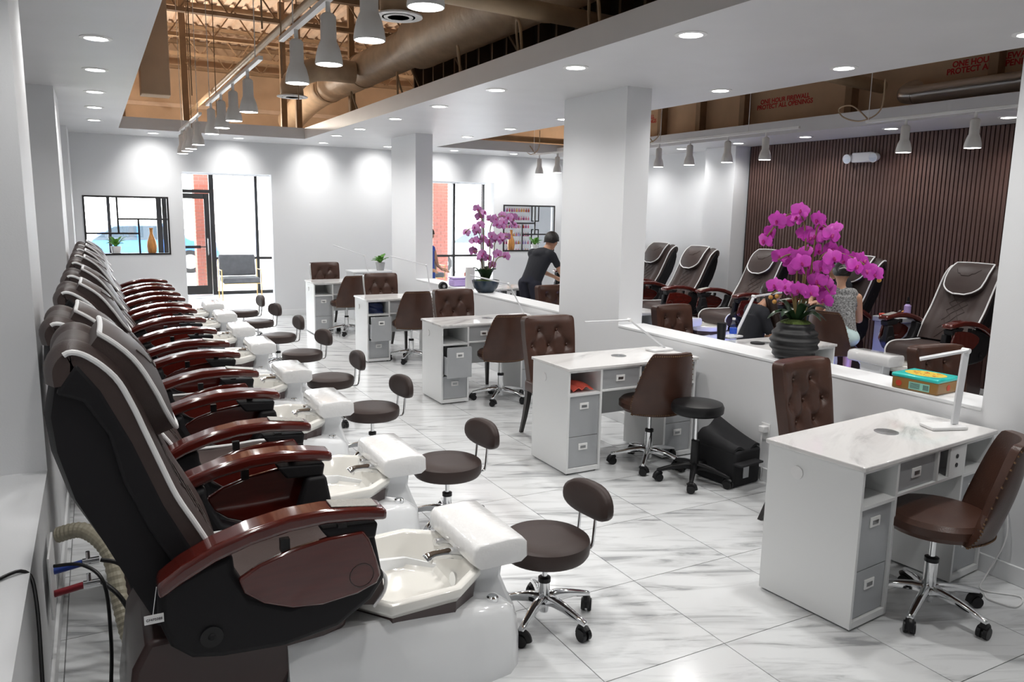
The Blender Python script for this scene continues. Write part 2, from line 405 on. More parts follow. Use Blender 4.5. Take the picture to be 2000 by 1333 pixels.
# upper shell, tan
struct(B(-1.1, XR + .15, 17.70, 17.85, ZS, 5.2).build('wall_upper_back', 'tan', smooth=0))
wur = struct(B(XR, XR + .15, -3.0, 17.7, 3.0, 5.2).build('wall_upper_right', 'tan', smooth=0))
struct(B(-0.98, -0.93, -3.0, 17.7, ZS + .165, 5.2).build('wall_upper_left', 'tan', smooth=0))
prof = []
x = -1.1
while x < XR + .15:
    prof += [(x, 5.12), (x + .10, 5.12), (x + .125, 5.17), (x + .175, 5.17)]; x += .20
prof += [(x, 5.12), (x, 5.25), (-1.1, 5.25)]
struct(MB().prism(prof, -3.15, 17.85, 'y').build('ceiling_deck', 'tandeck', smooth=0))
# trim bands on the upper tan wall
struct(MB().box(-.9, XR, 17.66, 17.70, 3.85, 3.93).box(-.9, XR, 17.66, 17.70, 3.35, 3.40).build('trim_1', 'tandeck', smooth=0))
# studs on the firewall
for k, y in enumerate((4.2, 5.15, 6.95, 8.8, 9.75, 10.7, 12.2)):
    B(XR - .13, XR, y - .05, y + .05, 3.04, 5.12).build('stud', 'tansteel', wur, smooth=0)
def text_mesh(body, size, name, m, parent, M):
    cu = bpy.data.curves.new(name, 'FONT'); cu.body = body; cu.size = size; cu.align_x = 'CENTER'; cu.extrude = 0.0006; cu.offset = 0.0025 if size > .05 else 0.0; cu.space_line = 0.85
    t = bpy.data.objects.new(name, cu); COL.objects.link(t)
    dg = bpy.context.evaluated_depsgraph_get()
    me = bpy.data.meshes.new_from_object(t.evaluated_get(dg)); me.transform(M)
    bpy.data.objects.remove(t); bpy.data.curves.remove(cu)
    me.materials.clear(); me.materials.append(MT[m])
    o = bpy.data.objects.new(name, me); COL.objects.link(o); o.parent = parent
    return o
def face_negx(x, y, z): return Matrix(((0, 0, -1, x), (-1, 0, 0, y), (0, 1, 0, z), (0, 0, 0, 1)))
def face_negy(x, y, z): return Matrix(((1, 0, 0, x), (0, 0, -1, y), (0, 1, 0, z), (0, 0, 0, 1)))
for y, z in ((8.12, 3.46), (5.25, 3.55), (11.45, 3.5)):
    text_mesh('ONE HOUR FIREWALL\nPROTECT ALL OPENINGS', 0.088, 'stencil_lettering', 'stencil', wur, face_negx(XR - .002, y, z))
text_mesh('ONE HOUR FIREWALL\nPROTECT ALL OPENINGS', 0.13, 'stencil_lettering', 'stencil', wur, face_negy(8.0, 17.65, 3.62))
# framed bulkhead above the centre soffit; unlit cavity's shade put into panel colour
bk = struct(B(4.85, 4.9, -3.0, 12.5, 3.09, 4.55).build('wall_bulkhead', 'cavity', smooth=0))
for k in range(26):
    y = 2.2 + k * .4
    B(4.70, 4.85, y - .02, y + .02, 3.10, 4.54).build('stud', 'studm', bk, smooth=0)
for k in range(6):
    y = 3.0 + k * 1.6
    MB().bar((4.6, y, 3.12), (4.6, y + 1.5, 4.5), .04, .03).build('brace', 'studm', bk, smooth=0)
# steel joists
def joist(y, lab, first=[None]):
    if first[0] is None:
        r = thing('steel_joist', lab, 'joist', (0, y, 0), 0, 'open-web roof joists')
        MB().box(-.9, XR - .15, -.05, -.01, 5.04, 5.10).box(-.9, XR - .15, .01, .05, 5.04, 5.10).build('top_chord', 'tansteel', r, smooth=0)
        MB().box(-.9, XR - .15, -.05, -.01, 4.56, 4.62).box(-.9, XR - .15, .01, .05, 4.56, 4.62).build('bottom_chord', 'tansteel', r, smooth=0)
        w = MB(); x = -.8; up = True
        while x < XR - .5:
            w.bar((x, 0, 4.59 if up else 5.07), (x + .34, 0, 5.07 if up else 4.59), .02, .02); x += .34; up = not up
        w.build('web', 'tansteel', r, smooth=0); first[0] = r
    else: dup(first[0], (0, y, 0), 0, lab)
for i, y in enumerate((2.2, 3.9, 5.6, 7.3, 9.0, 10.7, 12.35, 14.1, 15.8, 17.3)): joist(y, f'tan open-web steel roof joist, {ORD(9 - i)} from the tan upper back wall')

# round wrapped duct running over the centre soffit
d = thing('wrapped_duct', 'fat round duct in wrinkled tan wrap above centre soffit', 'duct', (3.55, 0, 3.82))
def ductfn(y0, y1, r0, r1, wr_, sd):
    rnd = random.Random(sd); pts = []; rr = []
    n = max(4, int((y1 - y0) / .12))
    for i in range(n + 1): pts.append((0, lerp(y0, y1, i / n), 0)); rr.append(lerp(r0, r1, i / n) * (1 + rnd.uniform(-wr_, wr_)))
    return MB().tube(pts, rr, 28)
ductfn(9.0, 13.2, .235, .235, .008, 1).build('duct_run', 'duct', d)
ductfn(-2.8, 9.02, .33, .30, .012, 2).build('duct_run', 'duct', d)
MB().tube(catmull([(0, 13.15, 0), (0, 13.9, -.02), (-.05, 14.6, -.12), (-.08, 15.6, -.3)], 6), .235, 28).build('elbow', 'duct', d)
for y in (6.1, 9.0, 11.2, 13.0): MB().tube([(0, y - .03, 0), (0, y + .03, 0)], .245 if y > 8.9 else .34, 28).build('seam_band', 'duct', d)
for i, (x, y, z) in enumerate(((2.35, 6.45, 3.44), (2.45, 10.85, 3.32))):
    t = thing('round_diffuser', ('round white ceiling diffuser on the duct near the first track lights' if i == 0 else 'round white ceiling diffuser at the far end of the wrapped duct'), 'vent', (x, y, z), 0, 'round duct diffusers')
    MB().lathe([(.20, 0), (.20, .012), (.15, .03), (.13, .03), (.13, .012), (.14, 0)], 28).build('rim', 'whiteplastic', t)
    for r in (.12, .09, .06, .03): MB().lathe([(r, -.004), (r + .003, .0), (r - .014, .02), (r - .017, .016)], 24).build('ring', 'whiteplastic', t)
    MB().lathe([(.0, .03), (.13, .03)], 24).build('throat', 'black', t)
    MB().tube(catmull([(0, 0, .03), (0.02, 0, .2), (.3, 0, .38), (.72 if i == 0 else .85, 0, .40)], 6), .15, 20).build('boot', 'duct', t)
# pipes
tag(MB().tube([(1.77, 4.0, 3.62), (1.74, 16.5, 3.62)], .035, 14).build('sprinkler_pipe', 'pipe'), 'long cream sprinkler pipe running above the track lights', 'pipe')
tag(MB().tube([(1.3, 5.2, 3.36), (4.55, 5.5, 3.36)], .07, 18).build('cross_pipe', 'pipe'), 'thick cream pipe crossing under the wrapped duct', 'pipe')
tag(MB().tube([(5.3, 7.0, 3.75), (XR - .15, 6.45, 3.42)], .075, 16).build('slanted_pipe', 'pipe'), 'cream pipe slanting down to the firewall', 'pipe')
tag(MB().tube([(5.3, 12.9, 3.2), (XR - .15, 12.9, 3.2)], .05, 14).build('far_pipe', 'pipe'), 'cream pipe lying on the far soffit by the firewall', 'pipe')
s = thing('silver_duct', 'bare silver round duct with elbows along the firewall', 'duct', (8.28, 0, 3.24))
MB().tube([(0, 4.8, 0), (0, 5.85, 0)], .10, 24).build('duct_run', 'silver', s)
MB().tube(catmull([(0, 5.85, 0), (.02, 5.98, .02), (.16, 6.05, .08), (.3, 6.06, .12)], 4), .10, 20).build('elbow', 'silver', s)
MB().tube(catmull([(0, 4.8, 0), (0, 4.62, .02), (.0, 4.4, .2), (0, 4.2, .45)], 4), .10, 20).build('elbow', 'silver', s)
tag(MB().box(.62, .96, 10.9, 11.2, 3.22, 5.1).build('boxed_chase', 'tan', bevel=.01), 'tan boxed chase hanging beside the left soffit', 'chase')
for i, (x, y) in enumerate(((.48, 13.3), (1.38, 13.4), (2.86, 13.3), (3.10, 13.3), (3.85, 12.8))):
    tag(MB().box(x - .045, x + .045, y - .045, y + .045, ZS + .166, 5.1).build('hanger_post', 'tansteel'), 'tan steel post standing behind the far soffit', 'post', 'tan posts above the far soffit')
# thin rods and loose conduit loops over the centre fascia
for x, y in ((.95, 8.6), (1.5, 7.0), (1.45, 10.6), (2.1, 9.0), (1.3, 12.0), (1.0, 5.2)):
    tag(MB().tube([(x, y, 2.95), (x, y, 5.05)], .006, 6).build('hanger_rod', 'tansteel'), 'thin hanger rod dropping from the roof joists', 'rod', 'thin hanger rods')
for i, y in enumerate((3.6, 4.6, 5.7, 6.9, 8.6, 10.4)):
    tag(MB().tube(catmull([(3.12, y, 3.10), (3.14, y + .08, 3.34), (3.2, y + .25, 3.42), (3.3, y + .42, 3.30), (3.45, y + .6, 3.11)], 6), .012, 8).build('flex_conduit', 'pipe'),
        'looped flexible conduit rising behind the centre soffit edge', 'conduit', 'conduit loops over the soffit')

# ---------------------------------------------------------------- storefront and entry
sf = struct(MB().box(-1.1, 11.2, 17.58, 17.70, 2.52, ZS).build('wall_storefront', 'wall', smooth=0))
for i, x in enumerate((-.95, .28, 3.13, 4.3, 5.5, 6.65, 7.80, 8.6)):
    B(x - .03, x + .03, 17.56, 17.66, 0, 2.52).build('mullion', 'blackmetal', sf, bevel=.004)
for a, b in ((-.95, .28), (.28, 1.19), (2.24, 3.13), (3.13, 4.3), (4.3, 5.5), (5.5, 6.65), (6.65, 7.8), (7.8, 8.6)):
    MB().box(a + .03, b - .03, 17.57, 17.65, .745, .80).build('rail', 'blackmetal', sf)
    MB().box(a + .03, b - .03, 17.57, 17.65, 0, .07).build('rail', 'blackmetal', sf)
    B(a + .03, b - .03, 17.605, 17.612, .07, .745).build('pane', 'paneglass', sf, smooth=0)
    B(a + .03, b - .03, 17.605, 17.612, .80, 2.52).build('pane', 'paneglass', sf, smooth=0)
B(1.15, 1.25, 17.56, 17.66, 0, 2.52).build('door_jamb', 'blackmetal', sf); B(2.18, 2.27, 17.56, 17.66, 0, 2.52).build('door_jamb', 'blackmetal', sf)
B(1.25, 2.18, 17.56, 17.66, 2.14, 2.21).build('door_header', 'blackmetal', sf)
B(1.25, 2.18, 17.605, 17.612, 2.21, 2.52).build('pane', 'paneglass', sf, smooth=0)
dr = thing('door_1', 'black metal framed glass entrance door with push bar', 'door', (1.715, 17.61, 0)); dr['kind'] = 'structure'
MB().box(-.455, -.355, -.022, .022, .01, 2.13).build('stile', 'blackmetal', dr, bevel=.004)
MB().box(.355, .455, -.022, .022, .01, 2.13).build('stile', 'blackmetal', dr, bevel=.004)
B(-.355, .355, -.022, .022, 2.02, 2.13).build('top_rail', 'blackmetal', dr); B(-.355, .355, -.022, .022, .01, .20).build('bottom_rail', 'blackmetal', dr)
B(-.355, .355, -.004, .004, .20, 2.02).build('pane', 'paneglass', dr, smooth=0)
MB().tube([(-.36, -.06, 1.02), (.36, -.06, 1.02)], .014, 10).box(-.1, .25, -.075, -.05, .99, 1.05).build('push_bar', 'blackmetal', dr)
MB().tube([(.40, -.023, .85), (.40, -.07, .87), (.40, -.07, 1.18), (.40, -.023, 1.2)], .012, 10).build('pull_handle', 'steel', dr)
# framed interior windows in the partition
def win(name, x0, x1, z0, z1, vb, hb, label):
    w = thing(name, label, 'window', ((x0 + x1) / 2, YB + .05, z0)); w['kind'] = 'structure'
    c = (x0 + x1) / 2; a, b = x0 - c, x1 - c; h = z1 - z0; t = .014
    MB().box(a, b, -.06, .0, 0, 2 * t).box(a, b, -.06, .0, h - 2 * t, h).box(a, a + 2 * t, -.06, .0, 2 * t, h - 2 * t).box(b - 2 * t, b, -.06, .0, 2 * t, h - 2 * t).build('frame', 'blackmetal', w)
    for x, p, q in vb: B(a + x - t, a + x + t, -.045, -.015, p, q).build('bar', 'blackmetal', w)
    for z, p, q in hb: B(a + p, a + q, -.044, -.016, z - t, z + t).build('bar', 'blackmetal', w)
win('window_1', -.13, 1.08, 1.08, 2.0, ((.47, .34, .90), (.76, .02, .56)), ((.34, .02, .75), (.565, .48, 1.19)), 'black framed interior window with crossing bars and wooden vase')
win('window_2', 7.14, 8.33, 1.08, 2.0, ((.44, .02, .54), (.73, .35, .90)), ((.56, .02, .72), (.34, .45, 1.17)), 'black framed interior window with crossing bars beside the polish shelves')
# picture frames and polish rack in the entry
for i, (x, z, h) in enumerate(((9.93, 1.63, .42), (9.93, .98, .46))):
    t = thing('picture_frame', 'black picture frame on the entry wall, ' + ('upper of two' if i == 0 else 'lower of two'), 'picture', (x, 17.298, z), 0, 'entry wall frames')
    MB().box(-.11, .11, -.02, 0, 0, .025).box(-.11, .11, -.02, 0, h - .025, h).box(-.11, -.085, -.02, 0, .025, h - .025).box(.085, .11, -.02, 0, .025, h - .025).build('frame', 'blackmetal', t)
    B(-.085, .085, -.008, -.001, .025, h - .025).build('print', 'whiteplastic', t)
rk = thing('polish_rack', 'white wall rack of nail polish shelves behind the interior window', 'rack', (9.72, 17.0, 0))
B(-1.0, 0, .26, .295, .6, 2.1).build('back_board', 'whiteplastic', rk)
for k in range(6): B(-1.0, 0, .13, .25, .85 + k * .2, .865 + k * .2).build('shelf', 'whiteplastic', rk)
pm = {}
for k in range(6):
    for q in range(14):
        c = random.choice(['pinkp', 'orangep', 'redp', 'purple', 'lip', 'pinkp'])
        if c not in pm:
            pm[c] = MB().lathe([(.017, 0), (.019, .01), (.019, .05), (.008, .06), (.008, .09), (0.0, .09)], 8).build('polish_bottle', c)
            o = pm[c]
        else: o = pm[c].copy(); COL.objects.link(o)
        o.location = (9.72 - .04 - q * .068, 17.0 + .19, .866 + k * .2)
        tag(o, {'pinkp': 'small pink', 'orangep': 'small orange', 'redp': 'small red', 'purple': 'small lilac', 'lip': 'small dark magenta'}[c] + ' polish bottle on the white wall rack', 'bottle', 'polish bottles on the rack')

# ---------------------------------------------------------------- outside
struct(B(-30, 40, 17.72, 70, -.3, -.04).build('ground_outside', 'asphalt', smooth=0))
for i, (x, y, w) in enumerate(((2.25, 19.2, .42), (8.05, 19.2, .42))):
    p = thing('brick_pillar', 'red brick pillar outside ' + ('behind the glass door' if i == 0 else 'beyond the second wide opening'), 'pillar', (x, y, -.04))
    B(-w / 2 + .008, w / 2 - .008, -w / 2 + .008, w / 2 - .008, 0, 3.4).build('mortar_core', 'mortar', p, smooth=0)
    cm = None
    bb = MB()
    for k in range(42):
        o_ = .105 if k % 2 else 0
        x0 = -w / 2
        while x0 < w / 2 - .01:
            x1 = min(w / 2, x0 + (.21 - (o_ if x0 == -w / 2 else 0)))
            bb.box(x0 + .004, x1 - .004, -w / 2, -w / 2 + .02, k * .08 + .004, k * .08 + .076)
            bb.box(x0 + .004, x1 - .004, w / 2 - .02, w / 2, k * .08 + .004, k * .08 + .076)
            bb.box(-w / 2, -w / 2 + .02, x0 + .004, x1 - .004, k * .08 + .004, k * .08 + .076)
            bb.box(w / 2 - .02, w / 2, x0 + .004, x1 - .004, k * .08 + .004, k * .08 + .076)
            x0 = x1
    o = bb.build('brick_facing', 'brick', p, smooth=0); o['kind'] = 'stuff'
def car(x, y, paint, label):
    c = thing('parked_car', label, 'car', (x, y, -.04))
    low = [(-2.2, .35), (-2.25, .6), (-2.15, .82), (-1.2, .92), (-.55, 1.38), (.75, 1.42), (1.45, 1.0), (2.15, .92), (2.25, .6), (2.2, .3)]
    MB().prism(low, -.86, .86, 'y').build('body', paint, c, bevel=.08, bseg=3)
    MB().prism([(-1.05, .95), (-.5, 1.32), (.05, 1.34), (.05, .95)], -.872, .872, 'y').prism([(.12, .95), (.12, 1.34), (.7, 1.34), (1.25, .98)], -.872, .872, 'y').build('side_window', 'carglass', c)
    for wx in (-1.4, 1.4):
        for sy in (-1, 1):
            w = MB().tube([(wx, sy * .70, .33), (wx, sy * .88, .33)], .33, 24).build('wheel', 'black', c)
            MB().tube([(wx, sy * .87, .33), (wx, sy * .895, .33)], .21, 20).build('hubcap', 'steel', w)
    return c
car(1.0, 25.0, 'bluecar', 'blue parked sedan seen through the interior window')
car(10.6, 22.5, 'whitecar', 'white parked car outside beyond the brick pillar')
for i, (x, y) in enumerate(((1.25, 20.6), (-0.1, 20.8))):
    s = thing('shrub', 'low pale green shrub outside the glass front', 'shrub', (x, y, -.04), 0, 'low shrubs outside')
    m_ = MB(); rr = random.Random(i)
    for k in range(220):
        a = rr.uniform(0, 6.28); t = rr.uniform(0, 1.4); R_ = .42 * rr.uniform(.7, 1)
        p = Vector((R_ * math.cos(a) * math.cos(t) * 1.3, R_ * math.sin(a) * math.cos(t), .42 + .8 * R_ * math.sin(t)))
        q = Vector((rr.uniform(-1, 1), rr.uniform(-1, 1), rr.uniform(-1, 1))).normalized() * .07; r2 = q.orthogonal().normalized() * .04
        m_.add([p - q, p + r2, p + q, p - r2], [(0, 1, 2, 3)])
    m_.ell((0, 0, .42), (.48, .36, .3)).build('foliage', 'shrub', s)
    MB().cyl((0, 0, 0), (0, 0, .35), .04).build('stem', 'stem', s)

# ================================================================ LIGHT FIXTURES
def downlight(x, y, z, label, group, w, first=[None], wash=False):
    if first[0] is None:
        t = thing('recessed_downlight', label, 'ceiling light', (x, y, z), 0, group)
        MB().lathe([(.098, 0), (.098, -.004), (.072, -.008), (.068, -.002), (.068, 0)], 28).build('trim_ring', 'lampwhite', t)
        MB().lathe([(.0, -.003), (.068, -.003), (.068, 0)], 24).build('lens', 'lens', t); first[0] = t
    else:
        t = first[0].copy(); COL.objects.link(t); t.location = (x, y, z); t['label'] = label; t['group'] = group
        for ch in first[0].children:
            if ch.type == 'MESH': c = ch.copy(); COL.objects.link(c); c.parent = t
    if wash: lamp(t, (0, 0, -.02), w, 1.5, 1.0, rot=(math.radians(52), 0, 0)); lamp(t, (0, 0, -.02), DOWN_W * .5, 2.4, 0.8)
    else: lamp(t, (0, 0, -.02), w, 2.6, 0.8)
    return t
for i, y in enumerate((.75, 2.05, 3.35, 4.62, 5.97, 7.32, 8.72, 10.07, 11.56)):  # nearest two are out of view, presumed and added to lighten the near left
    downlight(.09, y, ZS, f'round recessed downlight in the left soffit, {ORD(8 - i)} from the back partition', 'left soffit downlights', DOWN_W * .55)
for i, y in enumerate((1.25, 2.53, 3.82, 5.10, 6.40, 7.72, 9.05, 10.46, 11.6)):
    downlight(3.25, y, ZS, f'round recessed downlight along the duct-side edge of the centre soffit, {ORD(8 - i)} from the far soffit', 'centre soffit downlights', DOWN_W)
for i, y in enumerate((1.45, 2.75, 4.04, 5.31, 7.88, 9.2, 10.54)):
    downlight(4.88, y, ZS, f'round recessed downlight along the slat-wall edge of the centre soffit, {ORD(6 - i)} from the far soffit', 'centre soffit downlights', DOWN_W)
for i, x in enumerate((.87, 2.08, 3.42, 4.53, 5.77, 6.98, 8.1)):
    downlight(x, 13.0, ZS, f'bright wall-washing downlight in the far soffit, {ORD(i)} from the left recess', 'far soffit downlights', WASH_W * 1.2, wash=True)
for i, y in enumerate((3.4, 4.67, 5.97, 7.19, 8.37, 9.58, 10.85)):
    downlight(8.08, y, 2.87, f'round recessed downlight above the right pedicure chairs, {ORD(6 - i)} from the far soffit', 'right soffit downlights', DOWN_W * .7)

def head_mesh():
    r = {}
    r['shade'] = MB().lathe([(.0, .325), (.012, .325), (.014, .27), (.030, .265), (.042, .25), (.043, .125), (.047, .118), (.060, .085), (.070, .045), (.0745, .01), (.074, 0), (.069, 0), (.069, .012), (.04, .1), (0, .1)], 24)
    r['lens'] = MB().lathe([(0, .001), (.0685, .001), (.05, .03), (0, .03)], 20)
    return r
HM = {}
def track(name, x, ys, y0, y1, zb, w, label, group, cables):
    t = thing(name, label, 'track light', (x, (y0 + y1) / 2, zb), 0, group)
    ym = (y0 + y1) / 2
    MB().box(-.018, .018, y0 - ym, y1 - ym, .325, .355).build('rail', 'lampwhite', t, bevel=.003)
    for y in ys:
        if not HM:
            h = head_mesh(); a = h['shade'].build('head', 'lampwhite', t, smooth=50); b = h['lens'].build('lens', 'lens', a); HM['h'] = a; HM['l'] = b
        else:
            a = HM['h'].copy(); COL.objects.link(a); a.parent = t; b = HM['l'].copy(); COL.objects.link(b); b.parent = a
        a.location = (0, y - ym, 0)
        lamp(t, (0, y - ym, -.004), w, 1.5, 0.6)
    for y, h in cables: MB().tube([(0, y - ym, .355), (0, y - ym, h)], .004, 6).build('hanger_cable', 'lampwhite', t)
track('track_light', 1.19, (2.25, 2.96, 3.66, 4.37, 5.12), 2.0, 5.55, 2.63, HEAD_W, 'white track of large lamp heads hanging below the cross pipe', 'lamp tracks over the left aisle', ((3.1, 2.2), (5.2, 2.2)))
track('track_light', 1.19, (6.86, 7.63, 8.37, 9.12), 6.28, 9.42, 2.63, HEAD_W, 'middle white lamp track over the aisle between two other tracks', 'lamp tracks over the left aisle', ((6.5, 2.2), (9.2, 2.2)))
track('track_light', 1.19, (10.38, 11.16, 11.66, 12.25), 10.05, 12.45, 2.60, HEAD_W, 'white lamp track closest to the entrance doorway', 'lamp tracks over the left aisle', ((10.3, 2.2), (12.2, 2.2)))
track('track_light', 7.2, (7.0, 7.64, 8.36, 9.02), 6.5, 9.2, 2.53, HEAD_W * .8, 'white track of four heads over the middle right pedicure chairs', 'lamp tracks by the slat wall', ((7.3, 2.03), (9.0, 2.03)))
track('track_light', 7.2, (4.46, 5.16), 3.85, 5.62, 2.51, HEAD_W * .8, 'white track with heads in front of the walnut slat wall', 'lamp tracks by the slat wall', ((5.6, 2.05), (3.9, 2.05)))
track('track_light', 7.0, (11.47, 12.08), 10.9, 12.3, 2.53, HEAD_W * .8, 'white track of two heads close to the far right interior window', 'lamp tracks by the slat wall', ((10.95, 2.03), (12.28, 2.03)))
for i, (y, z) in enumerate(((5.6, 2.87), (9.2, 2.89), (12.3, 2.89))):
    x = (7.2 if i < 2 else 7.0) + .05
    tag(MB().tube(catmull([(x, y - .12, z + .4), (x, y - .1, z + .1), (x - .02, y + .1, z + .0), (x, y + .35, z + .06), (x, y + .42, z + .16), (x, y + .25, z + .17), (x, y + .02, z - .005)], 6), .008, 8).build('power_cord', 'pipe'),
        ['looped cream power cord feeding the slat wall track', 'looped cream power cord feeding the four-head right track', 'looped cream power cord feeding the two-head far track'][i], 'cord')
em = thing('emergency_light', 'white twin-head emergency light mounted on the walnut slats', 'emergency light', (XR - .036, 6.7, 2.55))
B(-.075, 0, -.14, .14, 0, .12).build('housing', 'whiteplastic', em, bevel=.012)
for y in (-.19, .19):
    hd = MB().tube([(-.02, y, .06), (-.10, y, .045)], [.045, .06], 16).build('lamp_head', 'whiteplastic', em)
    MB().tube([(-.10, y, .045), (-.106, y, .044)], .052, 16).build('lens', 'clear', hd)

# unseen bulbs added above the entry ceiling to brighten the tan roof structure
for i, x in enumerate((.7, 2.2, 6.5)):
    wb_ = thing('work_bulb', ['bare warm work bulb on the far soffit top beside the left wall', 'bare warm work bulb on the far soffit top near the wrapped duct', 'bare warm work bulb on the far soffit top by the firewall'][i], 'bulb', (x, 14.25, ZS + .165))
    MB().lathe([(.05, 0), (.05, .02), (.02, .025), (.02, .04), (0, .04)], 16).build('socket', 'whiteplastic', wb_)
    MB().ell((0, 0, .08), .04).build('globe', 'lens', wb_)
    l = bpy.data.lights.new('bulb', 'POINT'); l.energy = 62; l.color = (1, .88, .74); l.shadow_soft_size = .05
    o = bpy.data.objects.new('bulb', l); COL.objects.link(o); o.parent = wb_; o.location = (0, 0, .135)

# ================================================================ PEDICURE CHAIRS
def mirror_y(pts): return [(p[0], -p[1], p[2]) for p in pts]
def pedi_chair(label, group, recline):
    t = thing('pedicure_chair', label, 'pedicure chair', (0, 0, 0), 0, group)
    # recline shears the backrest rearwards about the seat crease
    def sh(p):
        x, z = p; k = max(0.0, z - .55)
        return (x - recline * k, z - recline * .62 * k)
    # charcoal rear shell
    rear = [(-.10, 1.395), (-.145, 1.34), (-.165, 1.24), (-.155, 1.13), (-.115, .98), (-.04, .83), (.03, .68), (.11, .52), (.20, .47), (.30, .50), (.30, .62), (.235, .76), (.15, .93), (.075, 1.13), (.0, 1.30), (-.04, 1.37)]
    rear = [sh(p) for p in rear]
    cy = 0.27
    secs = []
    cx = sum(p[0] for p in rear) / len(rear); cz = sum(p[1] for p in rear) / len(rear)
    for y, k in ((-cy, .90), (-cy + .035, .99), (-cy + .07, 1.0), (cy - .07, 1.0), (cy - .035, .99), (cy, .90)):
        secs.append([(cx + (p[0] - cx) * k, y, cz + (p[1] - cz) * (0.97 + .03 * k)) for p in rear])
    MB().loft(secs).build('back_shell', 'charcoal', t, smooth=50)
    wing = [sh(p) for p in [(-.07, 1.40), (-.13, 1.31), (-.06, 1.28), (.0, 1.17), (.03, 1.02), (.09, .86), (.17, .70), (.22, .58), (.29, .58), (.22, .76), (.14, .93), (.065, 1.14), (-.01, 1.31)]]
    for sg in (-1, 1): MB().prism(wing, sg * .262, sg * .295).build('side_wing', 'charcoal', t, bevel=.012)
    # leather cushion over the front, folded over the top
    front = [sh(p) for p in [(-.128, 1.33), (-.128, 1.385), (-.095, 1.425), (-.045, 1.41), (.02, 1.345), (.06, 1.26), (.095, 1.16), (.13, 1.06), (.17, .95), (.225, .84), (.275, .73), (.31, .60)]]
    fr = catmull([(p[0], 0, p[1]) for p in front], 4)
    NF = len(fr) - 1
    def cf(u, v):
        i = min(NF, int(round(v * NF))); p = fr[i]
        a, b = fr[max(0, i - 1)], fr[min(NF, i + 1)]; tg = (b - a).normalized(); n = Vector((-tg.z, 0, tg.x))
        s = (u - .5) * 2; y = s * .29
        pad = .018 * (1 - abs(s) ** 4) + .014 * math.exp(-((abs(s) - .72) / .18) ** 2) - .01 * math.exp(-((abs(s) - .42) / .05) ** 2)
        return (p.x + n.x * pad, y, p.z + n.z * pad), n
    cu = MB().sheet(cf, 22, NF, .055).build('back_cushion', 'leather', t, smooth=60)
    edge = [cf(0, i / NF)[0] for i in range(int(NF * .17), NF + 1)]
    for sg in (1, -1): MB().tube([(p[0] + .006, sg * p[1], p[2] + .002) for p in edge], .0085, 8).build('piping', 'piping', cu)
    # quilting seams on the lumbar panel
    def on(u, z01): p, n = cf(u, z01); return (p[0] + n.x * .002, p[1], p[2] + n.z * .002)
    q = MB()
    for k in range(6):
        a0 = .45 + k * .075
        for d_ in (1, -1):
            q.tube([on(.5 + d_ * lerp(-.17, .17, j / 6), min(1, a0 + .16 * j / 6)) for j in range(7)], .0025, 5)
    q.build('quilt_stitching', 'stoolvinyl', cu)
    # head pillow with white piping
    def pf(u, v):       # v: 0 top .. 1 bottom
        i = lerp(.27, .61, v); p, n = cf(.5, i); w = .215 * (1.0 if v < .55 else math.sqrt(max(0.02, 1 - ((v - .55) / .47) ** 2)))
        w *= .93 + .07 * min(1, v * 4)
        s = (u - .5) * 2; puff = .05 + .03 * (1 - s * s) * math.sin(PI * min(1, v * .9 + .08)) + .02 * v
        return (p[0] + n.x * puff, s * w, p[2] + n.z * puff), n
    pl = MB().sheet(pf, 14, 14, .062).build('head_pillow', 'leather', t, smooth=60)
    loop = [pf(0, j / 14)[0] for j in range(15)] + [pf(i / 14, 1)[0] for i in range(1, 14)] + [pf(1, 1 - j / 14)[0] for j in range(15)] + [pf(1 - i / 14, 0)[0] for i in range(1, 14)]
    MB().tube(loop, .008, 8, closed=True).build('piping', 'piping', pl)
    MB().tube([(lambda r: (r[0][0] + r[1].x * .001, r[0][1], r[0][2] + r[1].z * .001))(pf(lerp(.2, .8, k / 12), .28 + .22 * math.sin(PI * k / 12))) for k in range(13)], .0035, 6).build('seam', 'stoolvinyl', pl)
    # seat
    sp = [(.24, .49), (.25, .585), (.45, .575), (.68, .59), (.80, .575), (.855, .53), (.86, .47), (.82, .41), (.70, .44), (.40, .46)]
    secs = []
    for y, k in ((-.265, .90), (-.25, .97), (-.2, 1.0), (.2, 1.0), (.25, .97), (.265, .90)):
        secs.append([(.55 + (p[0] - .55) * (.96 + .04 * k), y, .51 + (p[1] - .51) * k) for p in sp])
    st = MB().loft(secs).build('seat_cushion', 'leather', t, smooth=60)
    for sg in (-1, 1): MB().tube(catmull([(.30, sg * .258, .583), (.55, sg * .258, .583), (.70, sg * .258, .590), (.81, sg * .258, .573), (.865, sg * .258, .52), (.862, sg * .258, .46), (.82, sg * .258, .41)], 4), .008, 8).build('piping', 'piping', st)
    # arms
    arm_top = [(.10, .715), (.17, .765), (.27, .812), (.38, .845), (.50, .865), (.62, .868), (.74, .855), (.83, .838)]
    arm_bot = [(.83, .795), (.74, .808), (.62, .818), (.50, .812), (.38, .790), (.27, .755), (.17, .705), (.105, .665)]
    shell = [(.105, .69), (.10, .58), (.13, .49), (.19, .435), (.28, .415), (.48, .40), (.66, .425), (.78, .50), (.835, .575), (.80, .63), (.72, .64), (.66, .57), (.50, .545), (.38, .60), (.33, .70), (.325, .765), (.22, .735)]
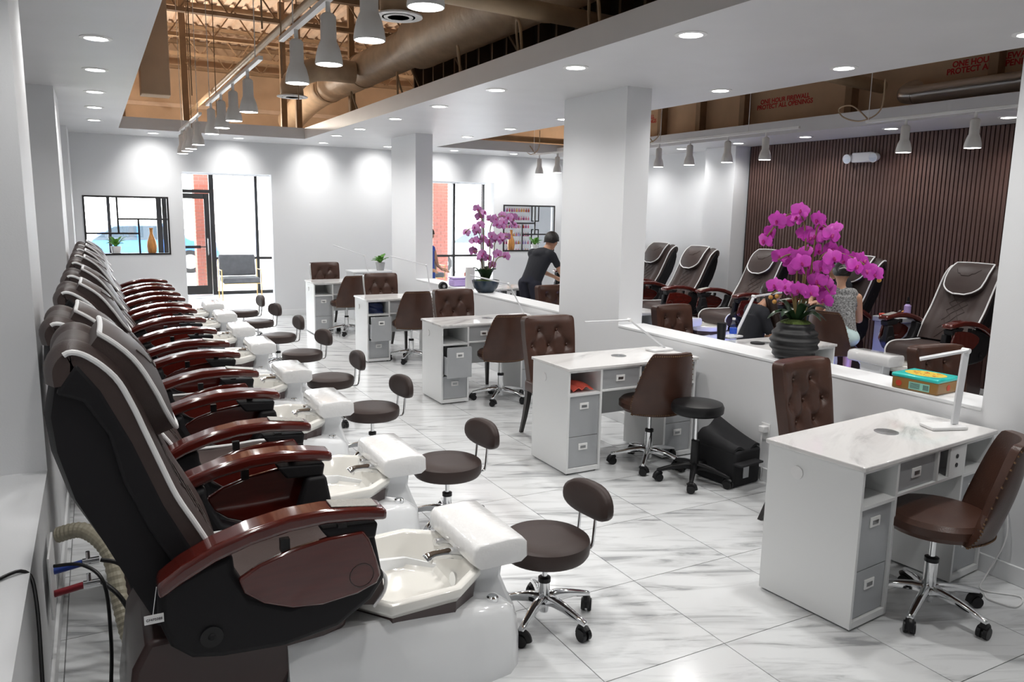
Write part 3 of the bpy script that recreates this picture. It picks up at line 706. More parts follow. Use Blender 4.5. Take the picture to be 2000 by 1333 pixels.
    for sg in (-1, 1):
        a = MB().prism(arm_top + arm_bot, sg * .295, sg * .405).build('armrest', 'mahogany', t, bevel=.016, bseg=3)
        MB().prism([(.60, .80), (.80, .79), (.79, .735), (.64, .745)], sg * .305, sg * .395).build('arm_bracket', 'charcoal', t, bevel=.01)
        MB().prism(shell, sg * .285, sg * .375).build('side_shell', 'charcoal', t, bevel=.022, bseg=3)
        MB().prism([(.66, .56), (.72, .74), (.80, .74), (.83, .57), (.78, .50)], sg * .29, sg * .345).build('arm_post', 'charcoal', t, bevel=.012)
        tr = [(.335, .685), (.40, .722), (.50, .752), (.62, .770), (.745, .772), (.765, .74), (.79, .66), (.805, .60), (.79, .572), (.72, .548), (.60, .535), (.50, .548), (.41, .585), (.35, .635)]
        d_ = MB().prism(tr, sg * .378, sg * .403).build('side_tray', 'mahogany', t, bevel=.008)
        MB().tube([(.735 + .042 * math.cos(k * PI / 8), sg * .4035, .615 + .042 * math.sin(k * PI / 8)) for k in range(16)], .002, 5, closed=True).build('cup_ring', 'maroonbase', d_)
        for hx, hz in ((.47, .748), (.66, .765)): MB().box(hx, hx + .03, sg * .38 - .012, sg * .38 + .012, hz, hz + .04).build('hinge', 'black', d_)
        sp_ = MB().tube([(.25, sg * .374, .50), (.25, sg * .382, .50)], .035, 24).build('speaker', 'black', t)
        MB().ell((.25, sg * .383, .50), (.012, .006, .012)).build('speaker_cap', 'charcoal', sp_)
        if sg < 0:
            MB().add([(.64, sg * .315, .873), (.64, sg * .385, .873), (.80, sg * .385, .851), (.80, sg * .315, .851), (.64, sg * .315, .867), (.64, sg * .385, .867), (.80, sg * .385, .845), (.80, sg * .315, .845)],
                     [(0, 1, 2, 3), (4, 7, 6, 5), (0, 4, 5, 1), (1, 5, 6, 2), (2, 6, 7, 3), (3, 7, 4, 0)]).build('control_plate', 'plate', a, bevel=.002)
    # base
    MB().prism([(-.0, 0), (-.02, .10), (.02, .38), (.07, .47), (.34, .47), (.62, .42), (.72, .40), (.72, .36), (.56, .30), (.50, .20), (.50, 0)], -.27, .27).build('chair_base', 'maroonbase', t, bevel=.02)
    # white acrylic plinth, tapering to the foot end
    def pl_sec(x, w, z, zi=None, iw=.2):
        zi = z if zi is None else zi
        return [(x, -w, 0), (x, -w, z * .55), (x, -w + .02, z - .03), (x, -w + .045, z), (x, -iw - .004, z), (x, -iw, zi), (x, iw, zi), (x, iw + .004, z), (x, w - .045, z), (x, w - .02, z - .03), (x, w, z * .55), (x, w, 0)]
    MB().loft([pl_sec(.505, .30, .36), pl_sec(.815, .318, .353, None, .13), pl_sec(.82, .318, .353, .10, .13), pl_sec(.9, .325, .35, .10, .225), pl_sec(1.13, .325, .33, .10, .225), pl_sec(1.235, .32, .315, .10, .14), pl_sec(1.24, .32, .315, None, .14), pl_sec(1.38, .30, .285), pl_sec(1.44, .25, .24), pl_sec(1.455, .2, .15)]).build('plinth', 'acrylic', t, bevel=.012, bseg=2, smooth=60)
    # octagonal basin
    oc = [(-.27, -.17), (-.16, -.315), (.12, -.315), (.26, -.20), (.27, .20), (.12, .315), (-.16, .315), (-.27, .17)]
    def ring(k, z, dx=0): return [(1.03 + dx + p[0] * k, p[1] * k, z + .035 * (p[0] + .27) * (1 if z > .3 else 0)) for p in oc]
    tub = MB().loft([ring(.70, .28), ring(.97, .375), ring(1.0, .385), ring(1.0, .415), ring(.985, .422), ring(.90, .422), ring(.88, .412), ring(.74, .28), ring(.62, .195), ring(.57, .186), ring(.3, .186), ring(.05, .186)]).build('basin', 'cream', t, bevel=.008, smooth=50)
    MB().loft([ring(.90, .30), ring(.93, .385)], caps=False).build('tub_skirt', 'maroonbase', t)
    MB().tube([(1.245, -.05, .33), (1.23, -.05, .332)], [.03, .03], 18).build('jet', 'chrome', tub)
    MB().lathe([(.028, .187), (.024, .194), (0, .194)], 18, (1.0, 0.02, 0)).build('drain', 'chrome', tub)
    # footrest on flared neck
    def sec(z, x0, x1, w): return [(x0, -w, z), (x1, -w, z), (x1, w, z), (x0, w, z)]
    MB().loft([sec(.20, 1.20, 1.47, .19), sec(.27, 1.25, 1.445, .155), sec(.34, 1.285, 1.425, .125), sec(.41, 1.285, 1.43, .13), sec(.455, 1.27, 1.45, .16)]).build('footrest_neck', 'acrylic', t, bevel=.02, smooth=60)
    fp = [(1.238, .47), (1.243, .525), (1.262, .545), (1.40, .552), (1.465, .545), (1.485, .525), (1.488, .46), (1.46, .44), (1.27, .44)]
    MB().loft([[(1.36 + (p[0] - 1.36) * k, y, .49 + (p[1] - .49) * k) for p in fp] for y, k in ((-.235, .9), (-.231, .97), (-.215, 1), (.215, 1), (.231, .97), (.235, .9))]).build('footrest', 'footpad', t, smooth=60)
    # faucet and knob
    MB().tube(catmull([(1.29, -.06, .43), (1.22, -.06, .455), (1.14, -.06, .46), (1.11, -.06, .445)], 4), [.024] * 6 + [.02] * 4 + [.026] * 3, 14).build('faucet', 'chrome', t)
    MB().tube([(1.27, .07, .44), (1.20, .07, .455)], [.02, .016], 12).build('tap_handle', 'chrome', t)
    MB().lathe([(.024, 0), (.024, .018), (.018, .024), (0, .026)], 18, (1.33, -.225, .295)).build('diverter_knob', 'chrome', t)
    return t
YL = (2.82, 4.00, 5.33, 6.50, 7.92, 9.05, 10.28, 11.38)
ch = pedi_chair('taupe pedicure spa chair, first in the long row from the white sill with loose hoses', 'pedicure chairs along the left wall', 0.0)
ch.location = (0, YL[0], 0)
YR = (4.92, 6.34, 7.79, 8.92, 10.14, 11.6)
cr = pedi_chair('empty taupe pedicure spa chair before the walnut slats beside the bottle tray', 'pedicure chairs along the right wall', .13)
cr.location = (8.11, YR[0], 0); cr.rotation_euler = (0, 0, PI)
RL = ['taupe pedicure spa chair before the walnut slats where the client sits', 'taupe pedicure spa chair before the walnut slats behind the magenta orchid',
      'taupe pedicure spa chair standing in front of the right wall pier', 'taupe pedicure spa chair against bare white wall beside the right pier', 'taupe pedicure spa chair at the far end of the right wall']
for i, y in enumerate(YL[1:]):
    dup(cr, (.03, y, 0), 0, f'taupe pedicure spa chair in the long left wall row, {ORD(7 - (i + 1))} from the back partition', 'pedicure chairs along the left wall')
for y, l in zip(YR[1:], RL): dup(cr, (7.86 if 8.7 < y < 9.3 else 8.11, y, 0), PI, l)

# ---------------------------------------------------------------- swivel bases and stools
def caster_meshes():
    a = MB().tube([(0, -.024, .028), (0, -.006, .028)], .028, 16).tube([(0, .006, .028), (0, .024, .028)], .028, 16)
    a.tube(catmull([(-.03, 0, .025), (-.022, 0, .05), (0, 0, .062), (.02, 0, .05)], 3), .018, 10).cyl((0, 0, .05), (0, 0, .085), .012)
    return a
def star_base(t, R_, rot, m_leg, hubr=.03, hub=(.075, .20)):
    MB().lathe([(hubr * .8, hub[0] - .03), (hubr, hub[0]), (hubr, hub[1]), (hubr * .8, hub[1] + .005), (0, hub[1] + .005)], 20).build('hub', m_leg, t)
    lm = cm = None
    for k in range(5):
        a = rot + 2 * PI * k / 5
        if lm is None:
            l = MB()
            l.loft([[(x, -w, z - h), (x, w, z - h), (x, w, z), (x, w * .5, z + h * .4), (x, -w * .5, z + h * .4), (x, -w, z)] for x, w, z, h in ((.015, .022, .125, .035), (.07, .022, .128, .03), (R_ * .55, .019, .118, .024), (R_ * .85, .016, .098, .02), (R_ + .012, .014, .084, .016))])
            o = l.build('leg', m_leg, t, bevel=.006, smooth=60); lm = o
            c = caster_meshes().build('caster', 'black', o); c.location = (R_, 0, 0); cm = c
        else:
            o = lm.copy(); COL.objects.link(o); o.parent = t; c = cm.copy(); COL.objects.link(c); c.parent = o
        o.rotation_euler = (0, 0, a); c.rotation_euler = (0, 0, .9 + k * 1.3)
def pedi_stool(label, group):
    t = thing('pedicure_stool', label, 'stool', (0, 0, 0), 0, group)
    star_base(t, .235, -.12, 'chrome', .026, (.08, .20))
    MB().cyl((0, 0, .18), (0, 0, .335), .013, n=14).build('gas_column', 'chrome', t)
    MB().lathe([(.029, .195), (.029, .215), (.015, .22)], 18).build('collar', 'black', t)
    MB().lathe([(0, .325), (.16, .325), (.19, .33), (.20, .345), (.203, .38), (.20, .402), (.185, .413), (.10, .415), (0, .415)], 40).build('seat', 'stoolvinyl', t)
    for y in (-.055, .055): MB().tube(catmull([(.10, y, .325), (.20, y, .318), (.232, y, .335), (.242, y, .40), (.25, y, .50)], 5), .008, 10).build('back_post', 'chrome', t)
    # kidney shaped backrest, curved around the sitter
    ov = []
    for k in range(28):
        a = 2 * PI * k / 28; yy = math.copysign(abs(math.cos(a)) ** .75, math.cos(a)) * .165; zz = math.copysign(abs(math.sin(a)) ** .85, math.sin(a)) * (.095 if math.sin(a) > 0 else .075)
        ov.append((yy, zz))
    def bs(off, k): return [(.265 + off - .35 * (y * k) ** 2 * 2.2, y * k, .525 + z * k) for y, z in ov]
    MB().loft([bs(-.032, .55), bs(-.030, .86), bs(-.02, .98), bs(0, 1.0), bs(.015, .98), bs(.022, .86), bs(.024, .5)]).build('backrest', 'stoolvinyl', t, smooth=60)
    return t
ps = pedi_stool('round taupe stool with low backrest in front of the pedicure chair by the white sill', 'taupe stools along the pedicure row')
SP = [(1.71, 2.82, .12), (1.74, 4.00, .15), (1.74, 5.40, .15), (1.74, 6.55, .05), (1.80, 7.85, .25), (1.80, 9.05, .1), (1.80, 10.3, .28), (1.80, 11.4, .12)]
ps.location = (SP[0][0], SP[0][1], 0); ps.rotation_euler = (0, 0, SP[0][2])
for i, (x, y, a) in enumerate(SP[1:]):
    dup(ps, (x, y, 0), a, f'round taupe stool with low backrest by the left pedicure row, {ORD(6 - i)} from the back partition')
dup(ps, (6.12, 4.65, 0), 2.2, 'round taupe stool with chrome posts behind the half wall near the empty right pedicure chair')
dup(ps, (5.58, 5.50, 0), 2.6, 'round taupe stool under the technician in the black tee')
dup(ps, (6.35, 7.7, 0), 3.0, 'round taupe stool at the pedicure chair behind the magenta orchid')
# black round stool
t = thing('black_stool', 'all black round swivel stool without backrest beside the half wall', 'stool', (3.62, 3.98, 0))
star_base(t, .25, .15, 'black', .03, (.09, .30))
MB().cyl((0, 0, .28), (0, 0, .50), .014).build('gas_column', 'chrome', t)
MB().lathe([(0, .47), (.05, .47), (.05, .49), (.16, .495), (.178, .51), (.182, .545), (.17, .57), (.12, .582), (0, .585)], 36).build('seat', 'black', t)

# ================================================================ MANICURE CHAIRS
def tufted_chair(label, group):
    t = thing('tufted_chair', label, 'chair', (0, 0, 0), 0, group)     # faces -Y
    W, Z0, Z1 = .235, .44, 1.0
    btn = [(-.085, .885), (.085, .885), (-.165, .76), (0, .76), (.165, .76), (-.085, .635), (.085, .635)]
    seams = [(0, 3), (3, 1), (3, 5), (3, 6), (0, 2), (1, 4), (2, 5), (4, 6)]
    def seg(p, a, b):
        ax, az = btn[a]; bx, bz = btn[b]; dx, dz = bx - ax, bz - az; k = max(0, min(1, ((p[0] - ax) * dx + (p[1] - az) * dz) / (dx * dx + dz * dz)))
        return math.hypot(p[0] - ax - k * dx, p[1] - az - k * dz)
    def surf(x, z):
        h = .03
        for b in btn: h -= .026 * math.exp(-((x - b[0]) ** 2 + (z - b[1]) ** 2) / .0012)
        ds = min(seg((x, z), a, b) for a, b in seams); h -= .008 * math.exp(-(ds / .012) ** 2)
        return h
    def f(u, v):
        z = lerp(Z0, Z1, v); w = W * (.90 + .10 * min(1, v * 1.4)); s = (u - .5) * 2
        cr = 1 if v < .93 else math.sqrt(max(0, 1 - ((v - .93) / .075) ** 2)) * .12 + .88
        x = s * w * cr; e = (1 - abs(s) ** 8) * (1 - max(0, (v - .9) / .1) ** 2 * .7)
        lean = .10 * v; wing = -.055 * abs(s) ** 3
        return (x, .20 + lean + wing - surf(x, z) * e - .02, z), (0, -1, 0)
    b = MB().sheet(f, 40, 44, .075).build('backrest', 'brownleather', t, smooth=70)
    for x, z in btn:
        v = (z - Z0) / (Z1 - Z0); y = .20 + .10 * v - .02 - .055 * abs(x / W) ** 3 - .006
        MB().ell((x, y, z), (.011, .008, .011), 10, 6).build('button', 'brownleather', b)
    MB().loft([[(-w, -.23 + d, z), (w, -.23 + d, z), (w * .92, .22, z), (-w * .92, .22, z)] for z, w, d in ((.39, .235, .01), (.41, .245, 0), (.47, .245, 0), (.495, .225, .02))]).build('seat', 'brownleather', t, bevel=.015, bseg=3, smooth=60)
    for sx in (-1, 1):
        MB().loft([[(sx * .2 - w, y - w, z), (sx * .2 + w, y - w, z), (sx * .2 + w, y + w, z), (sx * .2 - w, y + w, z)] for z, y, w in ((0, -.205, .013), (.39, -.195, .022))]).build('leg', 'ebony', t)
        MB().loft([[(sx * .19 - w, y - w, z), (sx * .19 + w, y - w, z), (sx * .19 + w, y + w, z), (sx * .19 - w, y + w, z)] for z, y, w in ((0, .33, .014), (.15, .27, .017), (.30, .225, .02), (.42, .205, .022))]).build('leg', 'ebony', t)
    return t
def swivel_chair(label, group):
    t = thing('swivel_chair', label, 'chair', (0, 0, 0), 0, group)     # faces +Y, back towards -Y
    star_base(t, .27, .3, 'chrome', .03, (.085, .26))
    MB().cyl((0, 0, .24), (0, 0, .43), .014).build('gas_column', 'chrome', t)
    MB().lathe([(.032, .255), (.032, .275), (.016, .28)], 18).build('collar', 'black', t)
    MB().lathe([(0, .42), (.15, .42), (.215, .43), (.235, .455), (.235, .49), (.215, .51), (.1, .52), (0, .52)], 32).build('seat', 'brownleather', t)
    def f(u, v):
        s = (u - .5) * 2; a = s * 1.12
        q_ = max(0, (abs(s) - .52) / .48); top = .90 - .36 * q_ ** 1.5 - .012 * s * s; z = lerp(.425, top, v)
        r = .235 + .03 * math.sin(PI * min(1, v * .8)) + .015 * v; back = .065 * v * math.cos(a)
        x = math.sin(a) * r; y = -math.cos(a) * r - back; n = Vector((math.sin(a), -math.cos(a), 0))
        return (x, y, z), n
    b = MB().sheet(f, 36, 14, .04).build('backrest', 'brownleather', t, bevel=.008, smooth=60)
    nm = MB()
    for k in range(41):
        p, n = f(k / 40, .965); nm.ell((p[0] + n.x * .001, p[1] + n.y * .001, p[2]), .0058, 6, 4)
    for k in range(25):
        for u in (.015, .985):
            p, n = f(u, k / 25); nm.ell((p[0] + n.x * .001, p[1] + n.y * .001, p[2]), .0055, 6, 4) if k % 3 == 0 else None
    for k in range(37):
        p, n = f(k / 36, .03); nm.ell((p[0] + n.x * .001, p[1] + n.y * .001, p[2]), .0055, 6, 4)
    nm.build('nailhead_trim', 'brass', b)['kind'] = 'stuff'
    return t

# ================================================================ MANICURE DESKS
def drawer(parent, x0, x1, z0, z1, out=0.0, y=-.235):
    d = MB().box(x0, x1, y - out, y - out + .016, z0, z1)
    if out: d.box(x0 + .01, x0 + .018, y - out + .016, y + .3 - out, z0 + .02, z1 - .10).box(x1 - .018, x1 - .01, y - out + .016, y + .3 - out, z0 + .02, z1 - .10).box(x0 + .018, x1 - .018, y - out + .016, y + .3 - out, z0 + .02, z0 + .03)
    o = d.build('drawer', 'greyfront', parent, bevel=.0015)
    cx, cz = (x0 + x1) / 2, z1 - (.075 if z1 - z0 > .2 else (z1 - z0) * .5 + .0)
    MB().box(cx - .038, cx + .038, y - out - .006, y - out, cz - .024, cz + .024).build('handle_plate', 'lampwhite', o, bevel=.002)
    MB().box(cx - .022, cx + .022, y - out - .008, y - out - .006, cz - .011, cz + .008).build('handle_slot', 'steel', o)
def desk(label, group, loc, rz, opened=False, mirrored=False):
    t = thing('manicure_desk', label, 'desk', loc, rz, group)           # x 0..1.17, front (drawers) at -Y
    L, D, H = 1.16, .25, .765
    MB().box(-.012, L + .012, -D - .012, D + .012, H - .005, H + .017).build('tabletop', 'marbletop', t, bevel=.004)
    e = .017
    for x0 in (0.0, L - .29):
        x1 = x0 + .29
        p = MB().box(x0, x0 + e, -D, D, .012, H - .005).box(x1 - e, x1, -D, D, .012, H - .005).box(x0 + e, x1 - e, -D, D, .012, .045).box(x0 + e, x1 - e, D - e, D, .045, H - .005)
        p.box(x0 + e, x1 - e, -D, D - e, .575, .592).box(x0 + e, x1 - e, -D, D - e, H - .02, H - .005)
        p.build('pedestal', 'desk', t, bevel=.001)
        op = .12 if (opened and x0 == 0) else 0
        drawer(t, x0 + e + .002, x1 - e - .002, .048, .272); drawer(t, x0 + e + .002, x1 - e - .002, .276, .572, op)
    MB().box(.29, .87, -D, -D + .30, .588, .602).box(.29, .87, D - .10, D - .085, .30, H - .005).box(.62, .635, -D, -D + .3, .602, H - .005).box(.735, .87, -D, -D + .014, .602, H - .005).box(.29, .87, -D, -D + .3, H - .016, H - .005).build('apron', 'desk', t, bevel=.001)
    drawer(t, .292, .618, .604, H - .018)
    v = MB().lathe([(.058, 0), (.058, .003), (.052, .004)], 28, (.62, .02, H + .017)).build('vent_rim', 'steel', t)
    MB().lathe([(0, .0025), (.052, .0025)], 24, (.62, .02, H + .017)).build('vent_well', 'black', v)
    g = MB()
    for k in range(7):
        a = k * PI / 7; g.bar((.62 - .05 * math.cos(a), .02 - .05 * math.sin(a), H + .0205), (.62 + .05 * math.cos(a), .02 + .05 * math.sin(a), H + .0205), .003, .002)
    g.build('vent_grille', 'steel', v)
    MB().tube([(0, -.02 + .10, .66), (-.006, -.02 + .10, .66)], .032, 24).build('cable_grommet', 'whiteplastic', t)
    for z in (.655, .70): MB().tube([(.80, -D - .003, z), (.80, -D + .002, z)], .011, 14).build('socket_hole', 'black', t)
    for x, y in ((.03, -D + .03), (.03, D - .03), (L - .03, -D + .03), (L - .03, D - .03), (.26, -D + .03), (L - .26, -D + .03)): MB().cyl((x, y, 0), (x, y, .013), .012, n=10).build('foot', 'black', t)
    return t
def desk_lamp(label, base, up, tip, rz, group='folding desk lamps', w=.034):
    t = thing('desk_lamp', label, 'desk lamp', base, 0, group)
    MB().box(-.10, .10, -.055, .055, 0, .018).build('base', 'whiteplastic', t, bevel=.005, rz=rz)
    a = Vector((.06 * math.cos(rz), .06 * math.sin(rz), .018)); up = Vector(up); tip = Vector(tip)
    MB().bar(a, up, w, .012).build('upright', 'alu', t, bevel=.003)
    MB().bar(up - (tip - up).normalized() * .012, tip, w, .014).build('lamp_arm', 'alu', t, bevel=.003)
    MB().tube([up + Vector((0, -.02, 0)), up + Vector((0, .02, 0))], .014, 12).build('hinge', 'whiteplastic', t)
    return t
GD = 'manicure desks along the half wall'
desk('white manicure desk beside the turquoise tin, set slightly askew', GD, (2.87, 2.36, 0), math.radians(5.5))
desk('white manicure desk holding coral cloth in its cubby', GD, (2.86, 4.71, 0), 0)
desk('white manicure desk with open upper drawer and empty cubby', GD, (2.86, 6.97, 0), 0, True)
desk('white manicure desk with open upper drawer and navy bag in its cubby', GD, (2.86, 9.27, 0), 0, True)
desk('white manicure desk nearest the blank back partition', GD, (2.80, 11.62, 0), 0)
GR = 'manicure desks behind the half wall'
desk('white manicure desk behind the half wall with cup and water bottle', GR, (4.40, 4.70, 0), 0)
desk('white manicure desk behind the half wall under the pale orchid bowl', GR, (4.40, 7.05, 0), 0)
desk('white manicure desk behind the half wall and the column nearest the tin', GR, (4.40, 2.05, 0), 0)
desk('white manicure desk behind the half wall with lilac box and lotion', GR, (4.40, 9.95, 0), 0)

tc = tufted_chair('buttoned brown leather chair behind the askew desk by the turquoise tin', 'tufted client chairs'); tc.location = (3.75, 2.95, 0); tc.rotation_euler = (0, 0, math.radians(6))
for loc, rz, l in (((3.29, 5.24, 0), -.03, 'buttoned brown leather chair behind the desk with coral cloth'), ((3.46, 7.55, 0), 0.02, 'buttoned brown leather chair behind the empty-cubby desk'),
                   ((3.40, 9.88, 0), 0, 'buttoned brown leather chair behind the desk with navy bag'), ((3.27, 12.25, 0), 0.05, 'buttoned brown leather chair against the blank back partition'),
                   ((4.86, 5.50, 0), .1, 'buttoned brown leather chair behind the half wall at the desk with water bottle'), ((4.80, 7.62, 0), .05, 'buttoned brown leather chair behind the half wall beyond the pale orchid'),
                   ((5.00, 2.95, 0), -.1, 'buttoned brown leather chair behind the half wall beyond the turquoise tin')):
    dup(tc, loc, rz, l)
sc = swivel_chair('brown leather swivel chair with nailhead trim at the askew desk', 'brown swivel technician chairs'); sc.location = (3.40, 2.08, 0); sc.rotation_euler = (0, 0, math.radians(38))
for loc, rz, l in (((3.56, 4.42, 0), -.15, 'brown leather swivel chair at the desk with coral cloth, beside the black stool'), ((3.47, 6.66, 0), -.12, 'brown leather swivel chair at the desk with the empty cubby'),
                   ((3.40, 8.95, 0), -.08, 'brown leather swivel chair at the desk with the navy bag'), ((3.27, 11.32, 0), .2, 'brown leather swivel chair at the desk nearest the back partition'),
                   ((6.91, 5.54, 0), -1.35, 'brown leather swivel chair under the woman in the grey speckled top')):
    dup(sc, loc, rz, l)
TZ = .783
desk_lamp('silver folding desk lamp upright at the askew desk', (3.83, 2.36, TZ), (.12, .0, .40), (.0, .17, .335), math.radians(-20), w=.055)
desk_lamp('slim white folding lamp on the desk with coral cloth', (3.92, 4.79, TZ), (-.26, .06, .25), (-.62, .15, .24), .05, w=.02)
desk_lamp('slim white folding lamp on the empty-cubby desk', (3.88, 7.05, TZ), (-.10, .05, .33), (-.48, .2, .42), .05, w=.02)
desk_lamp('slim silver folding lamp on the desk with the navy bag', (3.80, 9.45, TZ), (.03, .05, .36), (-.42, .2, .48), .05, w=.016)
desk_lamp('slim silver folding lamp on the desk nearest the back partition', (3.70, 11.72, TZ), (-.0, .05, .36), (-.45, .2, .52), .05, w=.014)
desk_lamp('white folding lamp behind the half wall beside the water bottle', (4.95, 5.06, TZ), (.24, .0, .36), (.62, .04, .38), .2, w=.03)
desk_lamp('white folding lamp behind the half wall near the bent man', (4.68, 7.2, TZ), (.22, .02, .34), (.55, .06, .36), .2, w=.03)

# ================================================================ PEOPLE
import numpy as np
class Body:
    def __init__(s): s.mb = MB(); s.parts = []
    def cap(s, ty, a, b, ra, rb):
        a, b = Vector(a), Vector(b); s.mb.ell(a, ra, 14, 10); s.mb.ell(b, rb, 14, 10); s.mb.tube([a, b], [ra, rb], 14)
        s.parts.append((ty, np.array(a), np.array(b), ra, rb)); return s
    def ell(s, ty, c, r, M=None):
        s.mb.ell(c, r, 18, 14, M); cc = np.array(M @ Vector(c)) if M else np.array(c); m_ = min(r)
        s.parts.append((ty, cc, cc, m_, m_)); return s
    def slab(s, ty, a, b, wa, wb, da, db, side):     # torso: elliptical sections between two points, 'side' is the shoulder axis
        a, b, side = Vector(a), Vector(b), Vector(side).normalized(); d = (b - a).normalized(); f = d.cross(side).normalized(); secs = []
        for k in range(9):
            t_ = k / 8; c = a.lerp(b, t_); w = lerp(wa, wb, t_) * (1 - .10 * math.sin(PI * t_)); dp = lerp(da, db, t_)
            secs.append([c + side * (w * math.cos(q * PI / 10)) + f * (dp * math.sin(q * PI / 10)) for q in range(20)])
        s.mb.loft(secs)
        for k in (-.6, 0, .6): s.parts.append((ty, np.array(a + side * wa * k), np.array(b + side * wb * k), min(da, wa * .4), min(db, wb * .4)))
        return s
    def arm(s, sh, el, wr, hand_dir, up, sleeve, r=.046):
        sh, el, wr, hd, up = Vector(sh), Vector(el), Vector(wr), Vector(hand_dir).normalized(), Vector(up).normalized()
        m_ = sh.lerp(el, .55)
        if sleeve: s.cap(sleeve, sh, m_, r * 1.18, r * 1.12)
        s.cap('skin', sh.lerp(el, .1), el, r, r * .82); s.cap('skin', el, wr, r * .82, r * .55)
        sd = hd.cross(up).normalized(); pc = wr + hd * .045
        s.cap('skin', wr + hd * .01, wr + hd * .075, .027, .032); s.cap('skin', pc + sd * .018, pc + sd * .022 + hd * .03, .02, .018); s.cap('skin', pc - sd * .018, pc - sd * .022 + hd * .03, .02, .018)
        for k, L_ in enumerate((.065, .075, .07, .055)):
            o_ = wr + hd * .085 + sd * (.033 - k * .022); j = o_ + hd * L_ * .55 - up * .008; e = j + hd * L_ * .45 - up * .025
            s.cap('skin', o_, j, .0095, .009); s.cap('skin', j, e, .009, .0075)
        o_ = wr + hd * .035 + sd * .03; j = o_ + hd * .03 + sd * .03; s.cap('skin', o_, j, .012, .011); s.cap('skin', j, j + hd * .03 - up * .012, .011, .008)
        return s
    def head(s, c, yaw, pitch=0.0):
        M = Matrix.Translation(Vector(c)) @ Matrix.Rotation(yaw, 4, 'Z') @ Matrix.Rotation(pitch, 4, 'Y')    # face along local +X
        s.M = M
        s.mb.ell((0, 0, .02), (.094, .076, .105), 20, 16, M); s.mb.ell((.025, 0, -.045), (.062, .058, .07), 16, 12, M); s.mb.ell((.095, 0, -.012), (.02, .013, .022), 10, 8, M)
        for y in (-.076, .076): s.mb.ell((-.008, y, .0), (.02, .011, .032), 10, 8, M)
        cc = np.array(M @ Vector((0, 0, 0))); s.parts.append(('skin', cc, cc, .095, .095)); return s
    def done(s, name, label, mats, loc=(0, 0, 0)):
        root = thing(name, label, 'person', loc)
        me = bpy.data.meshes.new('body'); me.from_pydata([tuple(v) for v in s.mb.v], [], s.mb.f)
        o = bpy.data.objects.new('body', me); COL.objects.link(o)
        md = o.modifiers.new('r', 'REMESH'); md.mode = 'VOXEL'; md.voxel_size = .0105
        sm = o.modifiers.new('s', 'SMOOTH'); sm.factor = .5; sm.iterations = 4
        m2 = bpy.data.meshes.new_from_object(o.evaluated_get(bpy.context.evaluated_depsgraph_get()))
        bpy.data.objects.remove(o); keys = list(mats)
        n = len(m2.polygons); C = np.empty(n * 3); m2.polygons.foreach_get('center', C); C = C.reshape(-1, 3)
        best = np.full(n, 1e9); idx = np.zeros(n, dtype=np.int32)
        for ty, a, b, ra, rb in s.parts:
            d = b - a; L2 = max(1e-12, float(d @ d)); t_ = np.clip(((C - a) @ d) / L2, 0, 1); q = np.linalg.norm(C - (a + t_[:, None] * d), axis=1) - (ra + (rb - ra) * t_)
            k = q < best; best[k] = q[k]; idx[k] = keys.index(ty)
        for k in keys: m2.materials.append(MT[mats[k]])
        m2.polygons.foreach_set('material_index', idx); m2.shade_smooth()
        ob = bpy.data.objects.new('body', m2); COL.objects.link(ob); ob.parent = root
        if hasattr(s, 'M'):
            for y in (-.03, .03):
                MB().ell((.082, y, .012), (.010, .014, .008), 10, 8, s.M).build('eye', 'eye', root)
                MB().ell((.083, y, .036), (.006, .02, .005), 10, 6, s.M).build('eyebrow', 'hair', root)
            MB().ell((.082, 0, -.062), (.008, .024, .008), 10, 8, s.M).build('mouth', 'lips', root)
        return root
def hair_cap(root, M, m, back=.0, strands=(), scl=1.0):
    h = MB()
    def f(a, e): return (-.012 + .105 * scl * math.cos(e) * math.cos(a), .089 * scl * math.cos(e) * math.sin(a), .03 + .112 * scl * math.sin(e))
    rows = []
    for j in range(9):
        row = []
        for k in range(28):
            a = 2 * PI * k / 28; front = math.cos(a); lo = .35 * max(0, front) ** .6 + (-.75) * max(0, -front) ** .5 - .2 * (1 - abs(front)); e = lerp(lo, PI / 2 * .985, j / 8)
            wv = 1 + .035 * math.sin(k * 2.7 + j * 1.9) * (1 - j / 9); p = f(a, e); row.append(tuple(Vector(p) * wv))
        rows.append(row)
    h.loft(rows)
    h2 = MB(); h2.add(h.v, h.f, M)
    for pts, r in strands: h2.tube(catmull(pts, 5), r if not isinstance(r, list) else r, 10)
    return h2.build('hair', m, root, smooth=70)

# man in black bending over a pedicure client
b = Body(); hip = Vector((5.46, 9.42, .86)); ch_ = Vector((5.60, 9.36, 1.24)); fwd = Vector((.85, .35, 0)).normalized(); sd = Vector((.41, -.91, 0)).normalized()
sd = Vector((-fwd.y, fwd.x, 0)) * -1
b.slab('tee', hip, ch_, .17, .20, .12, .12, sd); b.ell('tee', ch_ + Vector((0.02, 0, .05)), (.15, .15, .085))
b.cap('tee', ch_ + sd * .15 + Vector((0, 0, .04)), ch_ - sd * .15 + Vector((0, 0, .04)), .075, .075)
b.cap('skin', ch_ + Vector((.06, 0, .08)), ch_ + Vector((.13, .02, .15)), .055, .052); hc = ch_ + Vector((.17, .02, .205)); b.head(hc, .35, .55)
b.arm(ch_ + sd * .18 + Vector((.02, 0, .03)), ch_ + sd * .21 + Vector((.13, 0, -.20)), ch_ + sd * .12 + Vector((.32, .05, -.33)), (.8, .2, -.4), (0, 0, 1), 'tee')
b.arm(ch_ - sd * .18 + Vector((.02, 0, .03)), ch_ - sd * .2 + Vector((.16, 0, -.2)), ch_ - sd * .1 + Vector((.36, .05, -.30)), (.8, .0, -.4), (0, 0, 1), 'tee')
